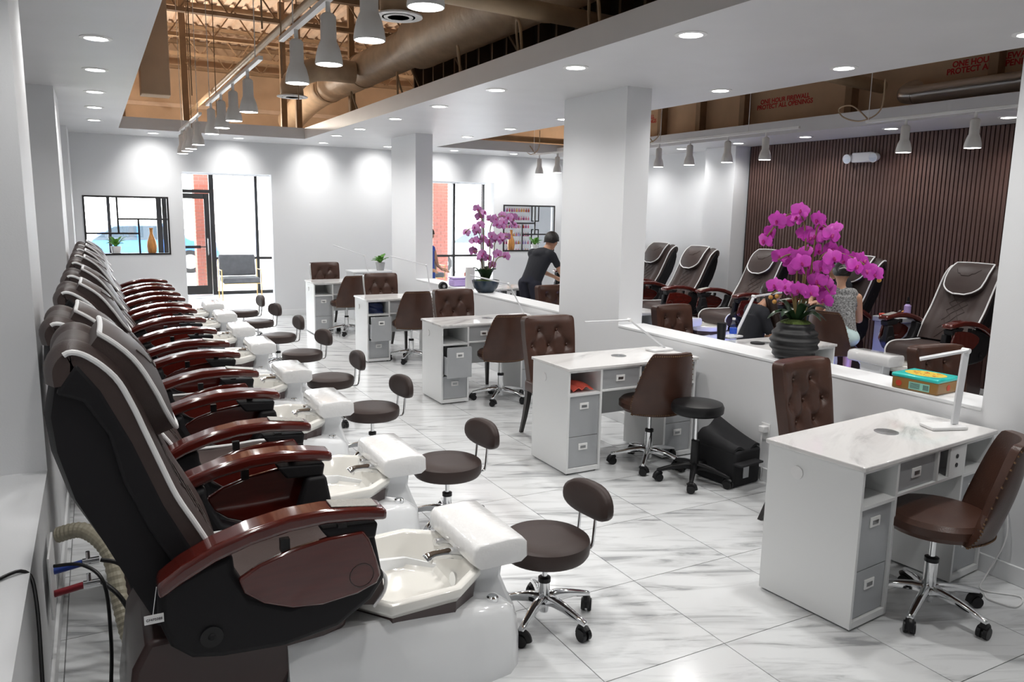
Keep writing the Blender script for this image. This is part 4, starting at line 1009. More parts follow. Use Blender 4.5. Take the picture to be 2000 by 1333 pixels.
for g in (-1, 1):
    h_ = hip + sd * .09 * g; k_ = Vector((5.54, 9.45, .47)) + sd * .1 * g; f_ = Vector((5.42, 9.42, .08)) + sd * .11 * g
    b.cap('pants', h_, k_, .10, .07); b.cap('pants', k_, f_, .068, .05); b.cap('shoe', f_ + Vector((-.03, 0, -.04)), f_ + fwd * .17 + Vector((0, 0, -.045)), .04, .034)
r = b.done('person', 'person in black tee bending over beside the white column, short dark hair', dict(skin='skin', tee='tee', pants='darkpants', shoe='black'), (-.09, .04, 0))
hair_cap(r, b.M, 'hair', scl=1.14)
# woman in blue standing behind the far column
b = Body(); hip = Vector((4.84, 12.02, .86)); ch_ = Vector((4.84, 12.02, 1.20)); sd = Vector((.9, .43, 0)); fwd = Vector((.43, -.9, 0))
b.slab('dress', hip + Vector((0, 0, -.05)), ch_, .17, .165, .115, .10, sd); b.cap('dress', ch_ + sd * .13 + Vector((0, 0, .03)), ch_ - sd * .13 + Vector((0, 0, .03)), .06, .06)
b.cap('skin', ch_ + Vector((0, 0, .05)), ch_ + Vector((.01, -.02, .15)), .048, .045); b.head(ch_ + Vector((.02, -.03, .24)), -1.1, .35)
for g in (-1, 1): b.arm(ch_ + sd * .17 * g + Vector((0, 0, .02)), ch_ + sd * .21 * g + Vector((.02, -.05, -.24)), ch_ + sd * .14 * g + fwd * .22 + Vector((0, 0, -.30)), (.43, -.9, -.1), (0, 0, 1), None, .04)
b.slab('dress', hip + Vector((0, 0, -.42)), hip, .21, .17, .15, .12, sd)
for g in (-1, 1):
    h_ = hip + sd * .08 * g; b.cap('skin', h_ + Vector((0, 0, -.3)), h_ + Vector((0, 0, -.74)), .06, .042); b.cap('shoe', h_ + Vector((0, 0, -.82)), h_ + fwd * .14 + Vector((0, 0, -.825)), .035, .03)
r = b.done('person', 'person in cobalt blue dress standing behind the far column, long dark hair', dict(skin='skin', dress='bluedress', shoe='black'))
hc = ch_ + Vector((.02, -.03, .24))
hair_cap(r, b.M, 'hairbrown', scl=1.07, strands=[([hc + sd * k * .05 - fwd * .06 + Vector((0, 0, .04)), hc + sd * k * .07 - fwd * .10 + Vector((0, 0, -.10)), hc + sd * k * .08 - fwd * .10 + Vector((0, 0, -.30))], .042) for k in (-1.2, -.5, .3, 1.2)])
# seated technician in black tee with long brown hair
b = Body(); hip = Vector((5.58, 5.50, .50)); ch_ = Vector((5.64, 5.45, .90)); fwd = Vector((.93, -.36, 0)).normalized(); sd = Vector((.36, .93, 0)).normalized()
b.slab('tee', hip, ch_, .165, .18, .12, .11, sd); b.cap('tee', ch_ + sd * .13 + Vector((0, 0, .04)), ch_ - sd * .13 + Vector((0, 0, .04)), .07, .07)
b.cap('skin', ch_ + fwd * .03 + Vector((0, 0, .07)), ch_ + fwd * .10 + Vector((0, 0, .14)), .046, .045); hc = ch_ + fwd * .14 + Vector((0, 0, .21)); b.head(hc, math.atan2(fwd.y, fwd.x), .6)
for g in (-1, 1): b.arm(ch_ + sd * .16 * g + Vector((0, 0, .02)), ch_ + sd * .19 * g + fwd * .10 + Vector((0, 0, -.24)), ch_ + sd * .10 * g + fwd * .33 + Vector((0, 0, -.25)), fwd + Vector((0, 0, -.1)) - sd * .3 * g, (0, 0, 1), 'tee', .042)
for g in (-1, 1):
    h_ = hip + sd * .08 * g; k_ = hip + fwd * .40 + sd * .12 * g + Vector((0, 0, .0)); f_ = k_ + fwd * .02 + Vector((0, 0, -.41))
    b.cap('pants', h_, k_, .088, .062); b.cap('pants', k_, f_, .06, .042); b.cap('shoe', f_ + Vector((0, 0, -.05)), f_ + fwd * .15 + Vector((0, 0, -.055)), .036, .03)
r = b.done('person', 'person in black tee seated on a stool, long dark brown hair falling forward', dict(skin='skin', tee='tee', pants='darkpants', shoe='black'))
hair_cap(r, b.M, 'hairbrown', scl=1.08, strands=[([hc - fwd * .05 + sd * k * .05 + Vector((0, 0, .06)), hc - fwd * .03 + sd * k * .075 + Vector((0, 0, -.08)), hc + fwd * .03 + sd * k * .09 + Vector((0, 0, -.30))], .042) for k in (-1.2, -.6, 0, .6, 1.2)])
# seated woman in grey top and pale blue shorts
b = Body(); hip = Vector((6.93, 5.50, .60)); ch_ = Vector((6.96, 5.56, 1.03)); fwd = Vector((.72, .69, 0)).normalized(); sd = Vector((.69, -.72, 0)).normalized()
b.slab('top', hip + Vector((0, 0, .06)), ch_, .165, .165, .12, .10, sd); b.cap('top', ch_ + sd * .11 + Vector((0, 0, .035)), ch_ - sd * .11 + Vector((0, 0, .035)), .06, .06)
b.ell('shorts', hip, (.20, .20, .12))
b.cap('skin', ch_ + Vector((0, 0, .05)), ch_ + fwd * .03 + Vector((0, 0, .15)), .048, .044); hc = ch_ + fwd * .06 + Vector((0, 0, .235)); b.head(hc, math.atan2(fwd.y, fwd.x), .35)
for g in (-1, 1): b.arm(ch_ + sd * .165 * g + Vector((0, 0, .02)), ch_ + sd * .21 * g + fwd * .08 + Vector((0, 0, -.25)), ch_ + sd * .10 * g + fwd * .33 + Vector((0, 0, -.20)), fwd - sd * .2 * g, (0, 0, 1), None, .047)
for g in (-1, 1):
    h_ = hip + sd * .09 * g; k_ = hip + fwd * .42 + sd * .14 * g + Vector((0, 0, -.04)); f_ = k_ + fwd * .03 + Vector((0, 0, -.46))
    b.cap('shorts', h_, h_.lerp(k_, .6), .105, .095); b.cap('skin', h_, k_, .09, .062); b.cap('skin', k_, f_, .06, .04); b.cap('shoe', f_ + Vector((0, 0, -.05)), f_ + fwd * .15 + Vector((0, 0, -.055)), .036, .03)
r = b.done('person', 'person in sleeveless grey speckled top and pale blue shorts on a swivel chair', dict(skin='skin', top='greytop', shorts='shorts', shoe='black'))
hair_cap(r, b.M, 'hair', scl=1.06)
MB().ell(hc - fwd * .10 + Vector((0, 0, .05)), (.055, .055, .05)).build('hair_bun', 'hair', r)
MB().tube([hc - fwd * .145 - sd * .04 + Vector((0, 0, .06)), hc - fwd * .16 + Vector((0, 0, .075)), hc - fwd * .145 + sd * .04 + Vector((0, 0, .06))], .008, 8).build('hair_clip', 'plate', r)
# client in black on the pedicure chair
b = Body(); hip = Vector((7.74, 6.34, .67)); ch_ = Vector((7.82, 6.34, 1.06)); fwd = Vector((-1, 0, 0)); sd = Vector((0, 1, 0))
b.slab('tee', hip, ch_, .17, .19, .12, .11, sd); b.cap('tee', ch_ + sd * .14 + Vector((0, 0, .03)), ch_ - sd * .14 + Vector((0, 0, .03)), .07, .07)
b.cap('skin', ch_ + Vector((-.01, 0, .06)), ch_ + Vector((-.04, 0, .15)), .05, .046); hc = ch_ + Vector((-.06, 0, .225)); b.head(hc, PI, .3)
for g in (-1, 1): b.arm(ch_ + sd * .18 * g, ch_ + sd * .23 * g + fwd * .12 + Vector((0, 0, -.22)), ch_ + sd * .08 * g + fwd * .30 + Vector((0, 0, -.20)), fwd - sd * .6 * g, (0, 0, 1), 'tee')
for g in (-1, 1):
    h_ = hip + sd * .09 * g; k_ = hip + fwd * .42 + sd * .11 * g + Vector((0, 0, .02)); f_ = k_ + fwd * .12 + Vector((0, 0, -.30))
    b.cap('pants', h_, k_, .09, .068); b.cap('pants', k_, k_.lerp(f_, .6), .064, .055); b.cap('skin', k_, f_, .05, .036); b.cap('skin', f_, f_ + fwd * .13 + Vector((0, 0, -.05)), .036, .028)
r = b.done('person', 'person in black tee and navy trousers reclining as a pedicure client', dict(skin='skin', tee='tee', pants='darkpants'))
hair_cap(r, b.M, 'hair', scl=1.05)

# ================================================================ ORCHIDS
def petal_mesh(mb, c, d1, d2, nrm, L_, W_, cup):
    vs = []; fs = []
    for j in range(5):
        v = j / 4; w = W_ * math.sin(PI * (v * .86 + .10)) ** .8
        for k in range(3):
            s_ = k - 1; vs.append(c + d1 * (L_ * v) + d2 * (w * s_) + nrm * (cup * v * v * .9 + (abs(s_)) * .006))
    for j in range(4):
        for k in range(2): a = j * 3 + k; fs.append((a, a + 1, a + 4, a + 3))
    mb.add(vs, fs)
def flower_proto(pm_, sz, seed):
    rr = random.Random(seed); o = Vector((0, 0, 0)); m_ = MB()
    for ang, L_, W_ in ((90, 1, .36), (210, .95, .36), (330, .95, .36), (22, 1.05, .62), (158, 1.05, .62)):
        a = math.radians(ang + rr.uniform(-8, 8)); d1 = Vector((math.cos(a), 0, math.sin(a))); d2 = Vector((-math.sin(a), 0, math.cos(a)))
        petal_mesh(m_, o + Vector((0, -.002 if L_ > 1.02 else .002, 0)), d1, d2, Vector((0, 1, 0)), sz * L_, sz * W_, rr.uniform(-.012, .02))
    f = m_.build('flower', pm_, None, smooth=80)
    l = MB(); l.ell((0, -.012, -sz * .12), (sz * .13, .012, sz * .24), 10, 8).ell((0, -.014, sz * .05), (sz * .09, .012, sz * .09), 8, 6)
    lo = l.build('lip', 'lip', f)
    return f, lo
def orchid(name, label, loc, offs, ku, kv, petal, pot_fn, sz, seed, hscale=1.0, rim=.3):
    t = thing(name, label, 'orchid', loc); rr = random.Random(seed)
    pot_fn(t)
    protos = [flower_proto(petal, sz * s_, seed + i) for i, s_ in enumerate((1.0, .9, 1.08))]
    top = []
    view = Vector((-ku[1], ku[0], 0)) if False else Vector((kv[0], kv[1], 0))
    for i, (dx, dz) in enumerate(offs):
        p = Vector((ku[0] * dx, ku[1] * dx, dz)) + view * rr.uniform(-.09, .09); top.append(p)
        f, l = protos[i % 3]
        if i < 3: a, b_ = f, l; a.parent = t
        else: a = f.copy(); COL.objects.link(a); a.parent = t; b_ = l.copy(); COL.objects.link(b_); b_.parent = a
        a.location = p
        yaw = math.atan2(-view.y, -view.x) + PI / 2 + rr.uniform(-.9, .9)
        a.rotation_euler = (rr.uniform(-.5, .3), rr.uniform(-.4, .4), yaw)
    return t, top, rr
def leaf(t, base, tip, w, m='leafd', sag=.05, name='leaf'):
    base, tip = Vector(base), Vector(tip); d = tip - base; s_ = d.cross(Vector((0, 0, 1))).normalized(); vs = []; fs = []
    for j in range(9):
        v = j / 8; c = base + d * v + Vector((0, 0, math.sin(PI * v) * sag)); ww = w * math.sin(PI * (v * .9 + .08)) ** .7
        vs += [c - s_ * ww + Vector((0, 0, ww * .35)), c, c + s_ * ww + Vector((0, 0, ww * .35)), c - Vector((0, 0, .004))]
    for j in range(8):
        a = j * 4; fs += [(a, a + 1, a + 5, a + 4), (a + 1, a + 2, a + 6, a + 5), (a + 2, a + 3, a + 7, a + 6), (a + 3, a, a + 4, a + 7)]
    return MB().add(vs, fs).build(name, m, t, smooth=80)
OA = [(-0.04, 1.02), (-0.06, 0.97), (-0.25, 0.95), (-0.17, 0.94), (-0.31, 0.87), (-0.36, 0.81), (0.13, 0.96), (0.17, 0.91), (0.27, 0.86), (0.29, 0.9), (0.02, 0.87), (0.12, 0.85), (0.07, 0.84), (0.16, 0.75), (0.28, 0.76), (0.36, 0.73), (0.41, 0.69), (0.3, 0.71), (0.25, 0.66), (0.49, 0.7), (0.59, 0.69), (0.63, 0.63), (0.69, 0.61), (0.51, 0.66), (-0.2, 0.7), (-0.12, 0.72), (-0.08, 0.67), (-0.01, 0.71), (0.04, 0.74), (0.01, 0.67), (-0.03, 0.62), (0.07, 0.64), (0.1, 0.62), (-0.23, 0.5), (-0.13, 0.5), (-0.09, 0.47), (0.0, 0.48), (0.12, 0.47), (0.17, 0.55), (0.24, 0.53), (0.29, 0.48), (0.25, 0.42), (0.2, 0.64)]
OB = [(-0.12, 1.01), (-0.03, 0.97), (-0.09, 0.92), (-0.08, 0.82), (-0.15, 0.79), (-0.13, 0.74), (-0.27, 0.73), (0.04, 0.89), (0.12, 0.89), (0.14, 0.83), (0.21, 0.94), (0.3, 0.91), (0.23, 0.86), (0.21, 0.81), (0.37, 0.91), (0.38, 0.83), (-0.17, 0.63), (-0.11, 0.63), (-0.03, 0.65), (0.03, 0.62), (0.05, 0.58), (0.08, 0.69), (0.11, 0.64), (0.19, 0.68), (0.21, 0.64), (0.28, 0.68), (-0.17, 0.5), (-0.06, 0.45), (-0.09, 0.41), (0.02, 0.42), (-0.04, 0.48), (0.18, 0.46), (0.16, 0.47), (0.27, 0.45), (0.09, 0.33)]
def pot_ribbed(t):
    pr = [(.07, 0.0), (.095, .012)]
    for k in range(29):
        v = k / 28; pr.append((.10 + .062 * math.sin(PI * (v * .78 + .16)) + .007 * math.sin(v * PI * 2 * 4.5), .015 + v * .235))
    pr += [(.105, .252), (.10, .235), (.0, .225)]
    p = MB().lathe(pr, 40).build('pot', 'potblack', t, smooth=60)
    MB().lathe([(.12, 0), (.12, .006), (0, .006)], 32).build('saucer', 'clear', t)
    m_ = MB().ell((0, 0, .245), (.11, .11, .035)).build('moss', 'moss', t)
def pot_bowl(t):
    MB().lathe([(.085, 0), (.10, .006), (.145, .06), (.165, .12), (.17, .15), (.160, .152), (.15, .13), (0, .12)], 36).build('pot', 'potblue', t, smooth=60)
    MB().ell((0, 0, .13), (.14, .14, .03)).build('moss', 'moss', t)
t, top, rr = orchid('potted_orchid', 'tall magenta orchid in ribbed black pot on the half wall', (4.27, 3.76, .875), OA, (.46, -.50), (.74, .67), 'petal', pot_ribbed, .064, 3)
def stems(t, paths, z0):
    for pts in paths: MB().tube(catmull([(0, 0, z0)] + pts, 8), .0055, 7).build('stem', 'stem', t)
u = Vector((.46, -.50, 0))
def P(dx, z): return (u.x * dx, u.y * dx, z)
stems(t, [[P(.04, .55), P(.03, .85), P(-.04, 1.0), P(-.2, .97), P(-.34, .84)], [P(.1, .5), P(.12, .8), P(.15, .93), P(.28, .88)], [P(.1, .5), P(.2, .72), P(.36, .74), P(.55, .69), P(.70, .60)], [P(-.02, .5), P(-.04, .70), P(-.12, .72), P(-.22, .68)], [P(.05, .4), P(.1, .52), P(.2, .55), P(.3, .47)], [P(-.04, .4), P(-.1, .5), P(-.26, .44)]], .24)
for dx in (-.02, .05, .09): MB().tube([P(dx, .24), P(dx * 1.3, .78)], .006, 7).build('bamboo_stake', 'stem', t)
for dx, z in ((-.26, .42), (-.22, .39), (-.2, .43), (.19, .52), (.24, .53), (.74, .57)): MB().ell(P(dx, z), .016, 10, 8).build('bud', 'bud', t)
for k in range(11):
    a = k * 2.4; L_ = rr.uniform(.15, .21); leaf(t, (.02 * math.cos(a), .02 * math.sin(a), .25), (L_ * math.cos(a), L_ * math.sin(a), .27 + rr.uniform(-.02, .12)), .034, sag=.06)
t, top, rr = orchid('potted_orchid', 'pale purple orchid in slate blue bowl on the half wall', (4.2, 8.5, .875), OB, (.81, -.395), (.44, .90), 'petal2', pot_bowl, .062, 5)
u = Vector((.81, -.395, 0))
stems(t, [[P(-.03, .45), P(-.04, .8), P(-.1, 1.0)], [P(.05, .45), P(.06, .8), P(.2, .93), P(.38, .88)], [P(-.06, .4), P(-.08, .68), P(-.18, .78), P(-.28, .73)], [P(.1, .4), P(.12, .6), P(.2, .68), P(.3, .68)], [P(-.05, .35), P(-.07, .48), P(-.17, .5)], [P(.1, .3), P(.16, .42), P(.28, .45)]], .13)
for k in range(10):
    a = k * 2.4 + .5; L_ = rr.uniform(.12, .17); leaf(t, (.03 * math.cos(a), .03 * math.sin(a), .13), (L_ * math.cos(a), L_ * math.sin(a), .20 + rr.uniform(0, .12)), .045, sag=.05)

# ================================================================ THINGS ON THE HALF WALL AND DESKS
tn = thing('biscuit_tin', 'turquoise lidded tin with yellow print on the half wall', 'tin', (4.205, 2.73, .875), math.radians(5))
B(-.115, .115, -.135, .135, 0, .075).build('tin_body', 'tinbrown', tn, bevel=.01)
ld = B(-.119, .119, -.139, .139, .068, .092).build('lid', 'teal', tn, bevel=.009)
MB().prism([(.085 * math.cos(k * PI / 16), .115 * math.sin(k * PI / 16)) for k in range(32)], .0921, .0926, 'z').build('lid_print', 'yellow', ld)
rr = random.Random(4); q = MB()
for k in range(26):
    x, y = rr.uniform(-.06, .06), rr.uniform(-.09, .09); a = rr.uniform(0, 3); q.bar((x, y, .0929), (x + .022 * math.cos(a), y + .022 * math.sin(a), .0929), .005, .0006)
q.build('lid_pattern', 'redp', ld)['kind'] = 'stuff'
lb = MB().box(-.1165, -.1158, -.09, .03, .012, .055).build('label', 'tealpale', tn)
q = MB()
for k in range(8): q.box(-.1172, -.1166, -.085 + k * .0042, -.083 + k * .0042, .018, .048)
q.build('barcode', 'ink', lb)['kind'] = 'stuff'
q = MB()
for k in range(4): q.box(-.1172, -.1166, -.035, .022, .020 + k * .008, .023 + k * .008)
q.build('small_print', 'ink', lb)['kind'] = 'stuff'
MB().tube([(-.1155, .09, .035), (-.1168, .09, .035)], .018, 14).build('emblem', 'redp', tn); MB().tube([(0.0, -.1355, .035), (0, -.1368, .035)], .018, 14).build('emblem', 'redp', tn)
pb = thing('lilac_box', 'translucent lilac tub on the half wall by the paper roll', 'box', (4.22, 9.35, .875))
B(-.11, .11, -.09, .09, 0, .10).build('tub', 'purple', pb, bevel=.02); B(-.114, .114, -.094, .094, .10, .122).build('lid', 'purple', pb, bevel=.008)
tag(MB().lathe([(.0, 0), (.058, 0), (.06, .004), (.06, .276), (.057, .28), (.02, .28), (.018, .26), (0, .26)], 28).build('paper_roll', 'whiteplastic', loc=(4.19, 8.93, .875)), 'upright white paper towel roll beside the pale orchid', 'paper roll')
lt = thing('lotion_bottle', 'pink lotion bottle on the desk behind the lilac tub', 'bottle', (4.62, 10.0, TZ))
MB().lathe([(.0, 0), (.034, 0), (.036, .01), (.036, .13), (.02, .16), (.016, .17), (0, .17)], 20).build('bottle_body', 'pinkbottle', lt); MB().lathe([(.017, .168), (.017, .2), (.006, .215), (0, .215)], 14).build('cap', 'redp', lt)
wbt = thing('water_bottle', 'clear water bottle with blue label on the desk behind the half wall', 'bottle', (4.78, 4.87, TZ))
MB().lathe([(0, 0), (.030, 0), (.032, .01), (.030, .05), (.032, .09), (.031, .13), (.014, .18), (.013, .195), (0, .195)], 20).build('bottle_body', 'clear', wbt)
MB().lathe([(.0325, .075), (.0325, .125)], 20).build('label', 'waterblue', wbt); MB().lathe([(.014, .193), (.014, .21), (0, .21)], 14).build('cap', 'whiteplastic', wbt)
tag(MB().lathe([(0, 0), (.034, 0), (.042, .15), (.044, .152), (.04, .15), (0, .145)], 22).build('dark_cup', 'black', loc=(4.77, 5.0, TZ)), 'dark drink cup next to the water bottle', 'cup')
tag(MB().lathe([(.0, 0), (.06, 0), (.06, .012), (.02, .02), (0, .02)], 22).build('phone_puck', 'black', loc=(4.92, 4.72, TZ)), 'flat black round base on the desk near the black ribbed pot', 'gadget')
tag(MB().box(-.10, .10, -.07, .07, 0, .06).box(-.09, .09, -.06, .06, .06, .075).build('tissue_box', 'whiteplastic', loc=(5.05, 7.15, TZ), bevel=.006), 'white tissue box on the desk behind the pale orchid bowl', 'box')
cl = MB(); rr = random.Random(9)
def clf(u_, v_): return ((u_ - .5) * .17, (v_ - .5) * .22, .012 + .03 * abs(math.sin(u_ * 7 + v_ * 3)) * math.sin(PI * u_) + .02 * math.sin(PI * v_)), (0, 0, 1)
tag(cl.sheet(clf, 14, 14, .006).build('coral_cloth', 'coral', loc=(3.005, 4.60, .598), smooth=60), 'crumpled coral cloth in the desk cubby', 'cloth')
bg = MB().sheet(lambda u_, v_: (((u_ - .5) * .2 * (1 - .2 * v_), -.03 - .03 * math.sin(PI * u_) + .015 * math.sin(v_ * 9 + u_ * 5), v_ * .13), (0, -1, 0)), 14, 12, .12)
tag(bg.build('navy_bag', 'navybag', loc=(3.005, 9.16, .593), smooth=60), 'shiny navy bag stuffed in the desk cubby', 'bag')
dm = thing('hand_dryer', 'small dark round desk fan at the desk with the navy bag', 'fan', (3.98, 9.3, TZ))
MB().lathe([(.05, 0), (.05, .012), (.012, .02), (.012, .05), (0, .05)], 20).build('stand', 'black', dm)
MB().tube([(0, -.02, .10), (0, .025, .10)], [.055, .06], 22).build('cage', 'black', dm); MB().tube([(-.0, -.021, .10), (0, -.028, .10)], .02, 14).build('hub', 'steel', dm)
# small white cabinet with plant by the back partition
cb = thing('white_cabinet', 'small white cabinet beside the far column carrying a potted plant', 'cabinet', (4.15, 12.9, 0))
B(-.35, .35, -.22, .22, 0, .80).build('body', 'desk', cb, bevel=.004); B(-.37, .37, -.24, .24, .80, .825).build('top', 'trim', cb, bevel=.004); B(-.34, -.005, -.236, -.22, .08, .78).build('door', 'desk', cb, bevel=.003); B(.005, .34, -.236, -.22, .08, .78).build('door', 'desk', cb, bevel=.003)
def small_plant(name, label, loc, potm, s_, n, seed, pot=True):
    t = thing(name, label, 'plant', loc); rr = random.Random(seed)
    if pot: MB().lathe([(.0, 0), (.045 * s_, 0), (.06 * s_, .10 * s_), (.055 * s_, .10 * s_), (.05 * s_, .085 * s_), (0, .085 * s_)], 24).build('pot', potm, t)
    for k in range(n):
        a = k * 2.4; L_ = rr.uniform(.07, .12) * s_; leaf(t, (0, 0, .09 * s_), (L_ * math.cos(a), L_ * math.sin(a), (.10 + rr.uniform(.02, .12)) * s_), .022 * s_, 'leafg', .02 * s_)
small_plant('potted_plant', 'bright green plant in grey concrete pot on the white cabinet', (4.32, 12.85, .825), 'concrete', 1.35, 16, 1)
small_plant('potted_plant', 'green plant in white pot on the interior window sill near the wooden vase', (.29, YB + .10, 1.085), 'whiteplastic', 1.3, 18, 2)
small_plant('potted_plant', 'green plant in white pot on the right interior window sill', (7.93, YB + .10, 1.085), 'whiteplastic', 1.3, 18, 3)
for x, l in ((.81, 'slender amber wooden vase on the left interior window sill'), (7.38, 'slender amber wooden vase behind the pale orchid on the window sill')):
    tag(MB().lathe([(0, 0), (.055, 0), (.068, .05), (.075, .13), (.065, .21), (.035, .29), (.024, .33), (.026, .40), (.032, .42), (.026, .42), (0, .40)], 28).build('wooden_vase', 'woodvase', loc=(x, YB + .10, 1.085), smooth=60), l, 'vase')
# benches in the entry
def bench(label, loc, w):
    t = thing('velvet_bench', label, 'bench', loc, 0, 'grey velvet benches in the entry')
    MB().box(-w, w, -.28, .25, .34, .45).build('seat', 'velvet', t, bevel=.03, bseg=3)
    MB().prism([(.20, .46), (.28, .46), (.36, .88), (.28, .90)], -w, w, 'x').build('backrest', 'velvet', t, bevel=.03, bseg=3)
    for sx in (-1, 1):
        for y in (-.25, .25): MB().tube([(sx * (w + .02), y, 0), (sx * (w + .02), y, .62 if y < 0 else .8)], .011, 8).build('leg', 'gold', t)
        MB().tube([(sx * (w + .02), -.25, .60), (sx * (w + .02), .29, .60)], .011, 8).build('arm_rail', 'gold', t)
    MB().box(-w, w, -.27, -.25, .325, .34).build('front_rail', 'gold', t); return t
bench('grey velvet bench with gold legs in front of the entry glass', (2.58, 16.6, 0), .36); bench('grey velvet bench beyond the door opening edge, partly hidden', (3.75, 16.6, 0), .36)
bench('grey velvet bench in the wide opening behind the cobalt dress', (6.6, 16.8, 0), .5)

# ================================================================ CABLES, HOSES, BAG
bgk = thing('black_tote', 'black tool bag with open lid flap on the floor by the half wall', 'bag', (3.86, 3.92, 0), .12)
B(-.12, .16, -.17, .17, 0, .26).build('body', 'softblack', bgk, bevel=.02, bseg=3)
MB().sheet(lambda u_, v_: ((lerp(-.12, .15, u_), lerp(-.16, .19, v_), .27 + .12 * math.sin(PI * u_ * .6) * (v_ ** 1.3) + .02 * math.sin(u_ * 9)), (0, 0, 1)), 12, 12, .02).build('flap', 'softblack', bgk, smooth=60)
MB().box(-.14, .10, -.24, -.17, .17, .185).build('side_flap', 'softblack', bgk, bevel=.004); MB().box(-.03, .03, -.176, -.17, .06, .14).build('buckle', 'steel', bgk)
ou = thing('wall_outlet', 'white outlet with phone charger on the half wall', 'outlet', (HX0, 3.78, .36))
B(-.006, 0, -.04, .04, -.06, .06).build('cover_plate', 'whiteplastic', ou, bevel=.002); B(-.055, -.006, -.03, .02, -.0, .045).build('charger', 'whiteplastic', ou, bevel=.005)
MB().tube(catmull([(-.04, 0, 0), (-.05, -.01, -.08), (-.03, .02, -.16), (-.03, -.01, -.26), (-.02, 0, -.35)], 5), .004, 7).build('charging_cord', 'whiteplastic', ou)
tag(MB().tube(catmull([(4.06, 2.15, .5), (4.05, 2.1, .25), (4.0, 2.15, .02), (3.85, 2.08, .006), (3.95, 1.95, .006), (3.82, 1.9, .006), (3.78, 2.0, .006), (3.82, 2.05, .006)], 6), .004, 7).build('power_cord', 'whiteplastic'), 'thin white cord trailing on the floor by the askew desk', 'cord')
tag(MB().tube(catmull([(-.9, 2.2, .684), (-.55, 2.5, .684), (-.36, 2.72, .686), (-.265, 2.78, .684), (-.235, 2.72, .60), (-.225, 2.55, .35), (-.215, 2.4, .1), (-.2, 2.32, .008), (-.1, 2.2, .008)], 6), .006, 8).build('power_cord', 'black'), 'black cord lying on the white sill and dropping to the floor', 'cord')
vp = thing('valve_outlet', 'white wall box with blue and red water valves behind the first pedicure chair', 'valve', (-.235, 3.35, .40))
B(-.0, .008, -.12, .16, -.12, .13).build('cover_plate', 'whiteplastic', vp, bevel=.003)
for y, m_, z in ((.06, 'bluevalve', .0), (-.02, 'redvalve', -.06)):
    MB().tube([(.008, y, z), (.11, y, z + .015)], .014, 12).build('grip', m_, vp); MB().tube([(.11, y, z + .015), (.17, y, z + .015)], .017, 12).build('fitting', 'chrome', vp)
    MB().tube([(.13, y, z + .03), (.13, y, z + .06)], .008, 8).build('lever', 'chrome', vp)
for i, pts in enumerate(([(-.06, 3.41, .415), (.02, 3.38, .38), (.06, 3.30, .25), (.08, 3.2, .12)], [(-.06, 3.33, .355), (.0, 3.28, .30), (.05, 3.22, .2), (.08, 3.16, .10)])):
    tag(MB().tube(catmull(pts, 6), .009, 8).build('supply_hose', 'black'), ['black supply hose from the blue valve', 'black supply hose from the red valve'][i], 'hose')
def ribbed(label, pts, r):
    c = catmull(pts, 14); tag(MB().tube(c, [r * (1.0 + (.10 if i % 2 else 0)) for i in range(len(c))], 16).build('ribbed_hose', 'hose', smooth=0), label, 'hose')
ribbed('beige ribbed drain hose curling behind the first pedicure chair', [(-.225, 3.75, .42), (-.12, 3.70, .44), (-.03, 3.60, .36), (.0, 3.48, .18), (.03, 3.36, .06), (.08, 3.28, .05)], .032)
ribbed('beige ribbed drain hose on the floor below the white sill', [(-.22, 2.62, .10), (-.14, 2.58, .10), (-.07, 2.52, .06), (-.06, 2.40, .04)], .03)
tag(MB().tube(catmull([(-.22, 3.32, .46), (-.12, 3.28, .46), (-.05, 3.2, .40), (-.04, 3.1, .2), (-.05, 3.0, .02), (.0, 2.9, .01), (-.06, 2.8, .01), (-.03, 2.7, .01), (-.02, 2.95, .012), (.0, 3.05, .03)], 6), .007, 8).build('power_cord', 'black'), 'black power cord looping on the tiles behind the first pedicure chair', 'cord')
tgk = thing('paper_tag', 'small white numbered tag hanging from the first pedicure chair back', 'tag', (.085, 2.435, .605))
B(-.025, .03, -.002, .002, -.014, .014).build('card', 'whiteplastic', tgk)
text_mesh('CF470388', .011, 'lettering', 'ink', tgk, face_negy(.003, -.0026, -.004))
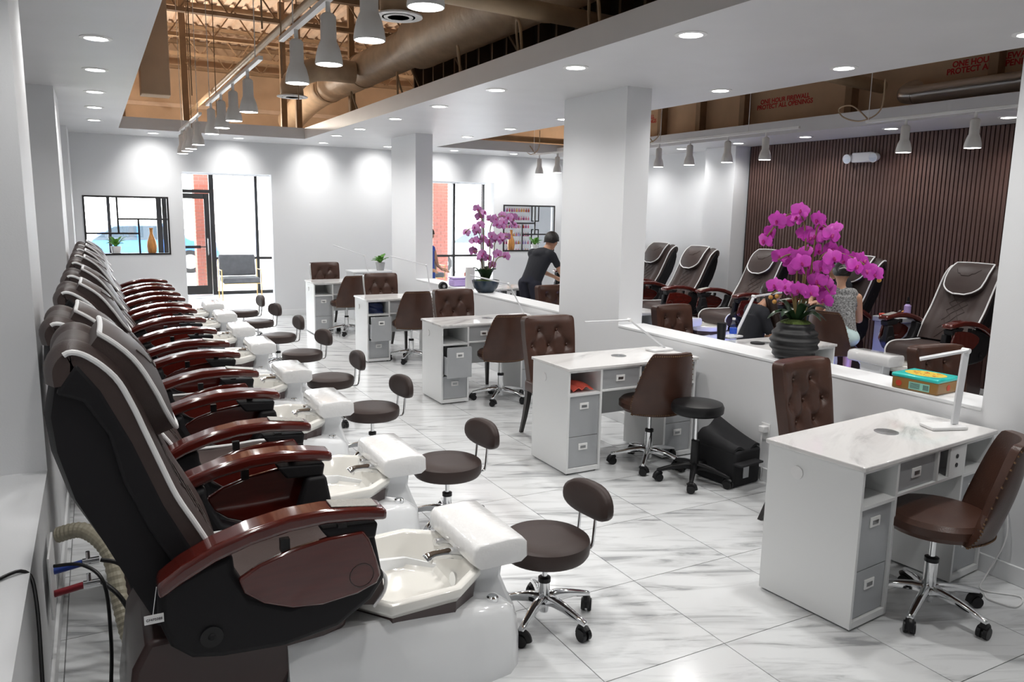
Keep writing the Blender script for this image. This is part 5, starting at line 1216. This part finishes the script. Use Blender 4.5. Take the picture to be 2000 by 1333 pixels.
MB().tube([(.0, 0, .012), (.008, .004, .06), (.015, .006, .1)], .0012, 5).build('string', 'whiteplastic', tgk)
# tray of polish and tools beside the empty right chair
tr = thing('polish_tray', 'grey trolley tray of bottles and files beside the empty right chair', 'trolley', (8.0, 5.62, 0))
B(-.2, .2, -.16, .16, .70, .76).build('tray', 'greyfront', tr, bevel=.01); B(-.18, .18, -.14, .14, .06, .70).build('cabinet', 'greyfront', tr, bevel=.006)
for x in (-.15, .15):
    for y in (-.11, .11): MB().ell((x, y, .03), .03, 10, 8).build('caster', 'black', tr)
ob = thing('pump_bottle', 'lilac pump bottle with black top beside the empty right chair', 'bottle', (8.1, 5.56, .761))
MB().lathe([(0, 0), (.036, 0), (.038, .01), (.038, .12), (.02, .14), (0, .14)], 18).build('bottle_body', 'purple', ob); MB().lathe([(.02, .138), (.022, .17), (.012, .175), (.012, .22), (0, .22)], 14).build('pump', 'black', ob)
rr = random.Random(2)
for k, (m_, l) in enumerate((('woodvase', 'orange wooden nail file leaning in the trolley tray'), ('steel', 'steel cuticle tool leaning in the trolley tray'), ('redp', 'red polish file lying in the trolley tray'), ('whiteplastic', 'white nail file lying in the trolley tray'))):
    y = 5.52 + .04 * k; tag(MB().bar((7.86, y, .766), (8.02, y + .03, .80 + .03 * (k < 2)), .016, .005).build('nail_file', m_), l, 'file')
tag(MB().box(-.03, .03, -.02, .02, 0, .03).build('red_sponge', 'coral', loc=(7.86, 5.70, .761), bevel=.004), 'small coral buffer block on the trolley tray', 'buffer')
# blue LED strips added beside the right tubs, standing in for their glow
for y, l in ((5.35, 'blue glowing foot bath light beside the empty right chair'), (6.75, 'blue glowing foot bath light beside the client chair')):
    e = tag(B(-.25, .25, -.01, .01, 0, .03).build('led_strip', 'ledblue', loc=(7.1, y, .03)), l, 'light strip')
    lg = bpy.data.lights.new('led', 'POINT'); lg.energy = 4; lg.color = (.2, .25, 1); lg.shadow_soft_size = .05
    o = bpy.data.objects.new('led', lg); COL.objects.link(o); o.location = (0, 0, .12); o.parent = e
